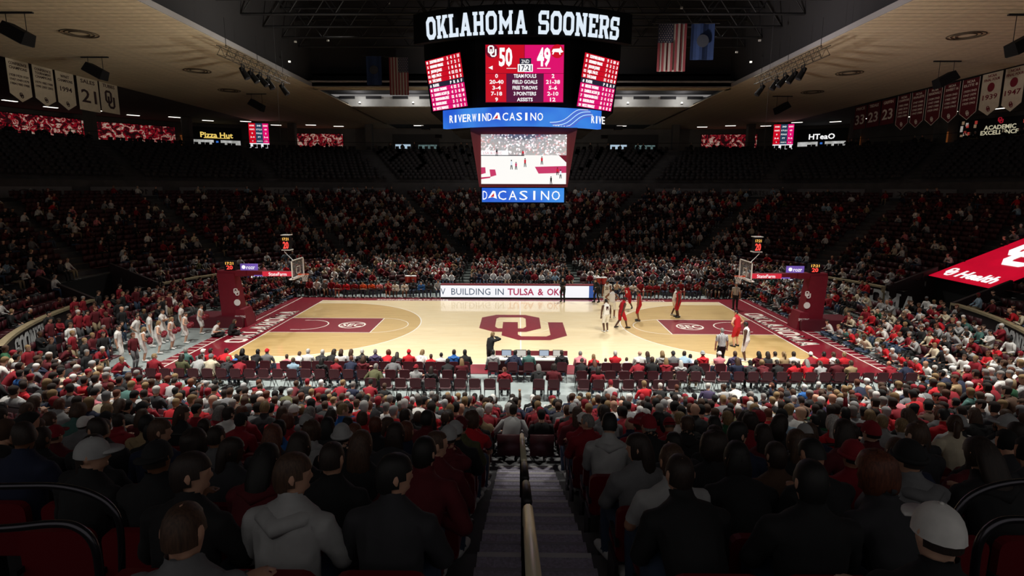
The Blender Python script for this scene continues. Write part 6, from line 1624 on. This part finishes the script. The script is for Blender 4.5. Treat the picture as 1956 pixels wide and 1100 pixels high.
LIN_T = {k: np.array(lin(v)) for k, v in TOPS.items()}; LIN_H = {k: np.array(lin(v)) for k, v in HAIRC.items()}; LIN_P = {k: np.array(lin(v)) for k, v in PANTS.items()}; LIN_S = [np.array(lin(c)) for c in SKINC]
def crowd_mesh(name, items, n):
    VV, TT, CC = [], [], []; off = 0
    for p, z_, face, pz, L in items:
        v, t_, g = simple(pz, n); c, s = math.cos(face), math.sin(face); k = L['scale']
        w = np.empty_like(v); w[:, 0] = (v[:, 0] * c - v[:, 1] * s) * k + p[0]; w[:, 1] = (v[:, 0] * s + v[:, 1] * c) * k + p[1]; w[:, 2] = v[:, 2] * k + z_
        h = L['hair']; hc = LIN_S[L['skin']] if h is None else (LIN_T[h[1]] if h[0] in ('cap', 'cap_back', 'beanie') else LIN_H[h[1]])
        pal = np.array([LIN_S[L['skin']], LIN_T[L['top'][1]], LIN_P.get(L['pants'][1], LIN_P['denim']), hc, np.array((.5, .5, .5)) if L['shoes'] == 'white' else np.array((.01, .01, .01))])
        VV.append(w); TT.append(t_ + off); CC.append(pal[g]); off += len(v)
    V = np.concatenate(VV).astype(np.float32); T_ = np.concatenate(TT).astype(np.int32); C_ = np.concatenate(CC).astype(np.float32)
    me = bpy.data.meshes.new(name); me.vertices.add(len(V)); me.vertices.foreach_set('co', V.ravel())
    me.loops.add(len(T_) * 3); me.loops.foreach_set('vertex_index', T_.ravel()); me.polygons.add(len(T_)); me.polygons.foreach_set('loop_start', np.arange(0, len(T_) * 3, 3, dtype=np.int32))
    me.update(calc_edges=True)
    at = me.attributes.new('cloth_colour', 'FLOAT_COLOR', 'FACE'); at.data.foreach_set('color', np.c_[C_, np.ones(len(C_), np.float32)].astype(np.float32).ravel())
    me.shade_smooth(); print(name, len(items), 'people', len(T_), 'tris')
    return me
cm = bpy.data.materials.new('spectator_colours'); cm.use_nodes = True
an_ = cm.node_tree.nodes.new('ShaderNodeAttribute'); an_.attribute_name = 'cloth_colour'; cm.node_tree.links.new(an_.outputs['Color'], cm.node_tree.nodes['Principled BSDF'].inputs['Base Color']); cm.node_tree.nodes['Principled BSDF'].inputs['Roughness'].default_value = .85
# near floor rows on the risers
for n_ in range(NB, 0):
    t_ = NT(n_) + .42; z_ = NZ(n_); e_ = row_end(NT(n_))
    for side in (-1, 1):
        for q, (p, n, s) in enumerate(walk(t_, 180 * side, e_ * side, .56, 1.3 if n_ == NB else .3)):
            if not in_view((p.x, p.y, z_ + 1.)): continue
            if rng.random() < (.6 if n_ == NB else .9): crowd_near.append((p, z_, math.atan2(n.x, -n.y) + rng.uniform(-.2, .2), pick(SIT), random_look()))
            seat_stuff.append((p, z_, math.atan2(n.x, -n.y)))
for sd in (-1, 1):      # a loose first row on the floor itself
    for x in np.arange(3.2, 12.5, .56):
        if rng.random() < .62: crowd_near.append((Vector((sd * x, -14.0, 0)), 0., sd * .12 * (x / 8) + rng.uniform(-.2, .2), pick(SIT), random_look())); seat_stuff.append((Vector((sd * x, -14.0, 0)), 0., 0.))
# end floor rows: facing the court from both ends
def end_rows(side):
    for j in range(7):
        x = side * (17.35 + .92 * j)
        y = -12.6
        while y < 9.5:
            y += .56
            p = Vector((x, y, 0))
            if abs(y) < 1.5 and j < 3: continue
            a_, b_q, r_ = rect_at(-.9); cx = a_ - r_
            if (Vector((abs(x) - cx, y, 0)).length > r_): continue
            if side < 0 and -8.5 < y < -1. and j < 3: continue
            if side < 0 and y < -1 and rng.random() < .25: continue
            if side > 0 and -1.2 < y < 4.2 and j > 4: continue
            L = random_look()
            if side < 0: L['top'] = ('long', pick([('dark red', 5), ('crimson', 4), ('black', 4), ('white', 1)]))
            else: L['top'] = ('long', pick([('white', 4), ('crimson', 5), ('bright red', 3), ('light grey', 5), ('pale blue', 1), ('teal', 1), ('black', 4), ('cream', 2), ('green', .5)]))
            z_ = .0 if j < 1 else .14 * j
            pz = 'floor' if j == 0 else pick(SIT)
            if side < 0 and y < -1 and rng.random() < .5: pz = 'stand'
            if rng.random() < .86: crowd_near.append((p, z_, side * math.pi / 2 + rng.uniform(-.25, .25), pz, L))
            if j: seat_stuff.append((p, z_, side * math.pi / 2))
end_rows(1); end_rows(-1)
for sd in (-1, 1):
    for y, xs in ((9.35, np.arange(14.25, 17.2, .56)), (10.1, np.arange(14.4, 18.4, .56)), (10.9, np.arange(13.6, 19, .56))):
        for x in xs:
            if y > 10 and rng.random() < .2: continue
            L = random_look(FARW); L['top'] = (L['top'][0], pick([('black', 5), ('charcoal', 3), ('crimson', 2), ('white', 1), ('grey', 1)]))
            crowd_near.append((Vector((sd * x, y, 0)), .0, math.pi + sd * -.4 + rng.uniform(-.2, .2), pick(SIT), L)); seat_stuff.append((Vector((sd * x, y, 0)), 0., math.pi + sd * -.4))
far = []
for j, (t_, z_) in enumerate(RF):
    for p, n, s in walk(t_ + .45, -RF_END[j] + .5, RF_END[j] - .5, .55):
        if is_aisle(t_, p, s, .6) or (p.y < 10.7 and abs(p.x) < 14): continue
        if rng.random() < .9: far.append((p, z_, math.atan2(n.x, -n.y) + rng.uniform(-.2, .2), pick(SIT), random_look(FARW)))
        seat_stuff.append((p, z_, math.atan2(n.x, -n.y)))
for k in range(20):
    t_ = k * ROW + .44; z_ = row_z(k)
    for p, n, s in walk(t_, -126, 126, .56):
        if is_aisle(t_, p, s, .68) or (in_tunnel(p) and t_ < 9 and p.x > 0) or (in_tunnel(p) and t_ < 3): continue
        if not in_view((p.x, p.y, z_ + 1), 60, 60): continue
        fl_ = .86 - .022 * k if abs(s) < 40 else .34 - .012 * k
        if rng.random() < fl_: far.append((p, z_, math.atan2(n.x, -n.y) + rng.uniform(-.25, .25), pick(SIT), random_look(FARW)))
        seat_stuff.append((p, z_, math.atan2(n.x, -n.y)))
zz_ = 8.75; seat_up = []
for k in range(12):
    t_ = 17.0 + .83 * k + .45
    for p, n, s in walk(t_, -112, 112, .6):
        if is_aisle(t_, p, s, .8) or not in_view((p.x, p.y, zz_ + 1), 40, 40): continue
        seat_up.append((p, zz_, math.atan2(n.x, -n.y)))
        if k > 10 and rng.random() < .3 and abs(abs(p.x) - 33) > 5:
            L = random_look(); L['top'] = ('long', 'black'); far.append((p, zz_, math.atan2(n.x, -n.y), pick(SIT), L))
    zz_ += .375
cr = obj('crowd', crowd_mesh('crowd', crowd_near, 8), cm); tag(cr, 'packed seated spectators of the lower near rows and court ends', 'crowd', kind='stuff')
cf = obj('far_crowd', crowd_mesh('far_crowd', far, 5), cm); tag(cf, 'packed spectators in the dim far and side stands', 'crowd', kind='stuff')
# their seats
sv = np.array(MB().box(-.23, .23, -.24, -.19, .42, .84).box(-.22, .22, -.2, .2, .4, .45).v); sf = np.array(MB().box(-.23, .23, -.24, -.19, .42, .84).box(-.22, .22, -.2, .2, .4, .45).f)
def seat_mesh(name, lst):
    VV = []; FF = []
    for i, (p, z_, face) in enumerate(lst):
        c, s = math.cos(face), math.sin(face); w = np.empty_like(sv); w[:, 0] = sv[:, 0] * c - sv[:, 1] * s + p[0]; w[:, 1] = sv[:, 0] * s + sv[:, 1] * c + p[1]; w[:, 2] = sv[:, 2] + z_
        VV.append(w); FF.append(sf + i * len(sv))
    V = np.concatenate(VV).astype(np.float32); Fq = np.concatenate(FF).astype(np.int32)
    me = bpy.data.meshes.new(name); me.vertices.add(len(V)); me.vertices.foreach_set('co', V.ravel()); me.loops.add(len(Fq) * 4); me.loops.foreach_set('vertex_index', Fq.ravel()); me.polygons.add(len(Fq)); me.polygons.foreach_set('loop_start', np.arange(0, len(Fq) * 4, 4, dtype=np.int32)); me.update(calc_edges=True)
    return me
so = obj('stand_seating', seat_mesh('stand_seating', seat_stuff), mat('stand_seat_maroon', (66, 14, 24), .5)); tag(so, 'rows of dark maroon folding seats filling the lower stands', 'seating', kind='stuff')
so = obj('upper_seating', seat_mesh('upper_seating', seat_up), mat('upper_seat_dark', (58, 54, 57), .7)); tag(so, 'rows of dark empty seats in the unlit upper stands', 'seating', kind='stuff')
print('seats', len(seat_stuff), len(seat_up))
